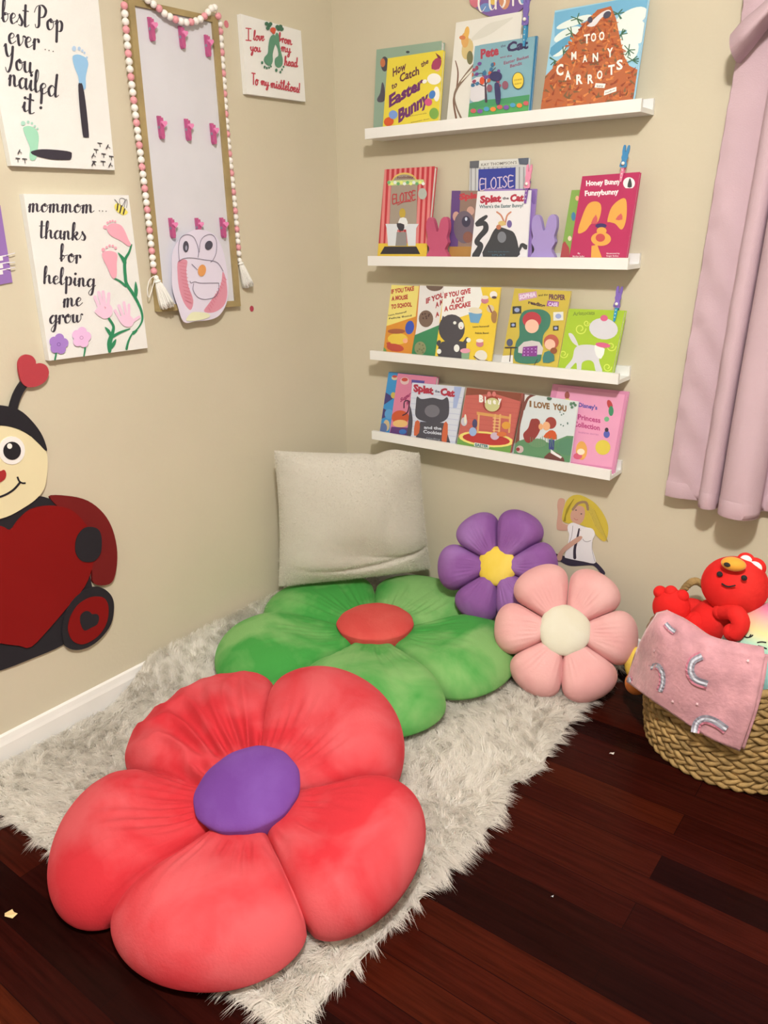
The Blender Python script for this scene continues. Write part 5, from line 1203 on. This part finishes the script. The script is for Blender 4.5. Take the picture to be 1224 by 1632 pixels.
for i in range(nu_):
    p = G[i, 0]; c = np.array([BC[0], BC[1], p[2]]); d = (c-p); d /= np.linalg.norm(d)
    inn.append([p+d*.10+np.array([0, 0, -.05]), p+d*.06+np.array([0, 0, -.01]), p+d*.025+np.array([0, 0, .008])])
G2 = np.concatenate([np.array(inn), G], 1); nv2 = nv_+3
MBL = mat('blanket_rose', (204, 146, 146), .95, sheen=.4, bump=.6, bscale=90, var=.16, vscale=14, spec=.1)
bl = empty('rainbow_blanket', (1.45, -.50, .1), 'folded dusty pink fleece blanket with rainbow motifs draped over the basket rim', 'blanket')
o = mk('blanket_fold', G2.reshape(-1, 3), grid_faces(nu_, nv2), MBL, parent=bl, smooth=True)
sd = o.modifiers.new('thick', 'SOLIDIFY'); sd.thickness = .008; sd.offset = 0
out = np.zeros_like(G); cc = G.copy(); cc[..., 0] -= BC[0]; cc[..., 1] -= BC[1]; cc[..., 2] = 0; cc /= np.linalg.norm(cc, axis=2)[..., None]
G3 = G-cc*.014+np.array([.010, .004, -.002])
G3 = G3[nu_//3:]
o = mk('blanket_underlayer', G3.reshape(-1, 3), grid_faces(len(G3), nv_), MBL, parent=bl, smooth=True)
sd = o.modifiers.new('thick', 'SOLIDIFY'); sd.thickness = .008; sd.offset = 0
def surf(x, y, off):
    d = (GP[..., 0]-x)**2+(GP[..., 1]-y)**2; i, j = np.unravel_index(d.argmin(), d.shape)
    w = 0; s = np.zeros(3)
    for a in range(max(0, i-1), min(nu_, i+2)):
        for b in range(max(0, j-1), min(nv_, j+2)):
            k = 1/(d[a, b]+2); s += k*np.linalg.norm(G[a, b]-CAM); w += k
    q = ray(x, y); q /= np.linalg.norm(q); return CAM+q*(s/w-off)
def arcs(pts, ws):
    bm_ = Bag()
    for c, off, w in ws:
        P_ = catmull(pts, 7); L = []
        for i, p in enumerate(P_):
            d = P_[min(len(P_)-1, i+1)]-P_[max(0, i-1)]; d /= np.hypot(*d)+1e-9; nn = np.array([-d[1], d[0]])
            L += [surf(*(p+nn*(off+w/2)), .0115), surf(*(p+nn*(off-w/2)), .0115)]
        bm_.add(L, [(2*i, 2*i+1, 2*i+3, 2*i+2) for i in range(len(P_)-1)], ink(c))
    bm_.build('rainbow_motif', bl)
WS = [((140, 134, 140), 5.5, 4), ((206, 204, 204), 1.5, 3.5), ((146, 140, 146), -1.8, 2.6), ((196, 116, 128), -5, 3.2)]
arcs([(1118, 1044), (1103, 1053), (1099, 1070), (1108, 1085), (1127, 1092)][::-1], WS)
arcs([(1108, 1168), (1112, 1153), (1124, 1147), (1140, 1152), (1157, 1164)], [(c, -o_, w) for c, o_, w in WS])
arcs([(1036, 1066), (1047, 1062), (1054, 1073), (1055, 1088), (1050, 1102)], [(c, -o_*.7, w*.8) for c, o_, w in WS])
arcs([(1060, 994), (1067, 1002), (1075, 1008)], [(c, -o_*.6, w*.7) for c, o_, w in WS])
arcs([(1003, 1079), (1005, 1084), (1004, 1088)], [(c, o_*.5, w*.6) for c, o_, w in WS])
for x, y in ((1042, 1037), (1111, 1122), (1072, 1118), (1192, 1053)):
    bm_ = Bag(); bm_.add([surf(x+3*math.cos(t)*(1 if k % 2 else .5), y+3*math.sin(t)*(1 if k % 2 else .5), .0115) for k, t in enumerate(np.linspace(0, 6.28, 11)[:-1])], [tuple(range(10))], ink((232, 190, 186))); bm_.build('star_motif', bl)

# ------------------------------------------------------------ plush toys
MRP = velvet('red_plush', (206, 34, 30), (214, 50, 42))
def pe(name, px, py, y, r, par, M, ax=None, bumps=0):
    return mk(name, *ellipsoid(at(px, py, 1, y), r, ax, 32, 22, bumps), M, parent=par, smooth=True)
red = empty('plush_toy', at(1130, 1030, 1, -.30), 'bright red plush toy with orange nose lying back in the basket', 'plush toy')
pe('head', 1171, 933, -.29, (.083, .075, .076), red, MRP)
pe('torso', 1128, 995, -.30, (.062, .055, .085), red, MRP, axes((.45, .1, .85)))
pe('leg', 1103, 1005, -.33, (.040, .040, .062), red, MRP, axes((.35, -.1, .9)))
pe('leg', 1108, 972, -.27, (.030, .030, .050), red, MRP, axes((1, 0, -.1)))
ft_ = Bag(); fcn = at(1070, 968, 1, -.33)
ft_.add(*ellipsoid(fcn, (.050, .034, .054), axes((.2, 0, .9), (0, 1, 0)), 30, 20), MRP)
for a, b in ((-.034, .036), (-.006, .044), (.024, .040)): ft_.add(*ellipsoid(fcn+np.array([a, 0, b]), (.018, .018, .018)), MRP)
ft_.build('foot', red, smooth=True)
ab = Bag(); ab.add(*tube(catmull([at(1150, 975, 1, -.34), at(1172, 978, 1, -.375), at(1180, 995, 1, -.385), at(1168, 1012, 1, -.385)], 6), [.020]*6+[.023]*6+[.022]*6+[.020], 14), MRP)
ab.add(*ellipsoid(at(1168, 1008, 1, -.385), (.024, .020, .024)), MRP); ab.add(*ellipsoid(at(1150, 975, 1, -.34), (.022,)*3), MRP)
ab.build('arm', red, smooth=True)
pe('nose', 1169, 899, -.345, (.030, .022, .017), red, mat('orange_plush', (222, 150, 44), .8, sheen=.3))
MBKP = mat('black_felt', (36, 32, 32), .9)
mk('nose_tip', *ellipsoid(at(1160, 900, 1, -.362), (.010, .007, .006), None, 16, 10), MBKP, parent=red, smooth=True)
for x, y in ((1147, 915), (1186, 921)): mk('bead_eye', *ellipsoid(at(x, y, 1, -.352 if x < 1160 else -.357), (.0075, .005, .0075), None, 14, 10), MBKP, parent=red, smooth=True)
mk('stitched_mouth', *tube(catmull([at(1150, 930, 1, -.366), at(1160, 935, 1, -.368), at(1172, 933, 1, -.368)], 4), .002, 6), MBKP, parent=red, smooth=True)
MEY = mat('cream_plush_ear', (234, 226, 216), .7)
for x, y, s in ((1189, 893, 1.0), (1203, 904, 1.25)):
    e = pe('ear', x, y, -.27, (.022*s, .012*s, .021*s), red, MRP); pe('inner_ear', x, y, -.275, (.016*s, .012*s, .015*s), e, MEY)
rb = velvet('rainbow', (150, 190, 172), (170, 206, 190)); nt = rb.node_tree; b = nt.nodes['Principled BSDF']
g = nt.nodes.new('ShaderNodeSeparateXYZ'); tcn = nt.nodes.new('ShaderNodeTexCoord'); nt.links.new(tcn.outputs['Generated'], g.inputs[0])
cr = nt.nodes.new('ShaderNodeValToRGB'); e = cr.color_ramp.elements; e[0].position = .60; e[0].color = (*P((168, 212, 198)), 1); e[1].position = .98; e[1].color = (*P((216, 120, 150)), 1)
for p_, c_ in ((.74, (178, 216, 180)), (.84, (226, 206, 140)), (.92, (232, 170, 150))): x = e.new(p_); x.color = (*P(c_), 1)
nt.links.new(g.outputs['Z'], cr.inputs['Fac']); nt.links.new(cr.outputs['Color'], b.inputs['Base Color'])
rbt = empty('plush_toy', at(1236, 1075, 1, -.30), 'round pastel rainbow plush toy with closed stitched eyes in the basket', 'plush toy')
rc = at(1236, 1048, 1, -.30); rc_r = (.138, .115, .145)
mk('plush_body', *ellipsoid(rc, rc_r, None, 40, 28), rb, parent=rbt, smooth=True)
def onb(px, py, off=.001):
    d = ray(px, py); s = np.array(rc_r)+off; o_ = (CAM-rc)/s; dd = d/s; a = dd@dd; b_ = o_@dd; c_ = o_@o_-1; D = max(0, b_*b_-a*c_); return CAM+d*((-b_-math.sqrt(D))/a)
for pts in ([(1178, 1017), (1184, 1013), (1190, 1016), (1196, 1015), (1200, 1012)], [(1207, 1024), (1214, 1023), (1221, 1024)], [(1208, 1029), (1215, 1031), (1222, 1034)], [(1194, 1016), (1197, 1011)]):
    mk('stitched_lash', *tube(catmull([onb(*p) for p in pts], 4), .0016, 6), MBKP, parent=rbt, smooth=True)
yt_ = empty('plush_toy', at(1010, 1100, 1, -.25), 'yellow and orange plush toy wedged between the pink flower pillow and the basket', 'plush toy')
pe('plush_body', 1014, 1058, -.22, (.034, .032, .055), yt_, MYEL); pe('foot', 1015, 1088, -.26, (.050, .034, .028), yt_, mat('orange_fleece', (196, 112, 50), .9), axes((.5, 0, .9)))
# ------------------------------------------------------------ scraps on the floor
def scrap(px, py, s, c, label, nm):
    q = at(px, py, 2, 0.002); V = [q+np.array([s*a, s*b_, c_]) for a, b_, c_ in ((-1, -.5, 0), (-.2, -.9, .004), (.9, -.3, .001), (1, .5, .005), (.1, .4, .002), (-.8, .6, 0))]
    o = mk(nm, V+[v-np.array([0, 0, .0012]) for v in V], [(0, 1, 4, 5), (1, 2, 3, 4), (6, 7, 10, 11), (7, 8, 9, 10)]+[(i, (i+1) % 6, (i+1) % 6+6, i+6) for i in range(6)], ink(c)); tag(o, label, 'scrap')
scrap(18, 1457, .014, (226, 190, 130), 'crumpled tan paper scrap on the dark floor at the left edge of the photo', 'paper_scrap')
scrap(975, 1201, .006, (222, 206, 190), 'tiny pale curl of lint on the floor between the rug and basket', 'lint_curl')
scrap(880, 1429, .0025, (220, 214, 206), 'tiny white speck on the floor boards in front of the rug', 'lint_speck')
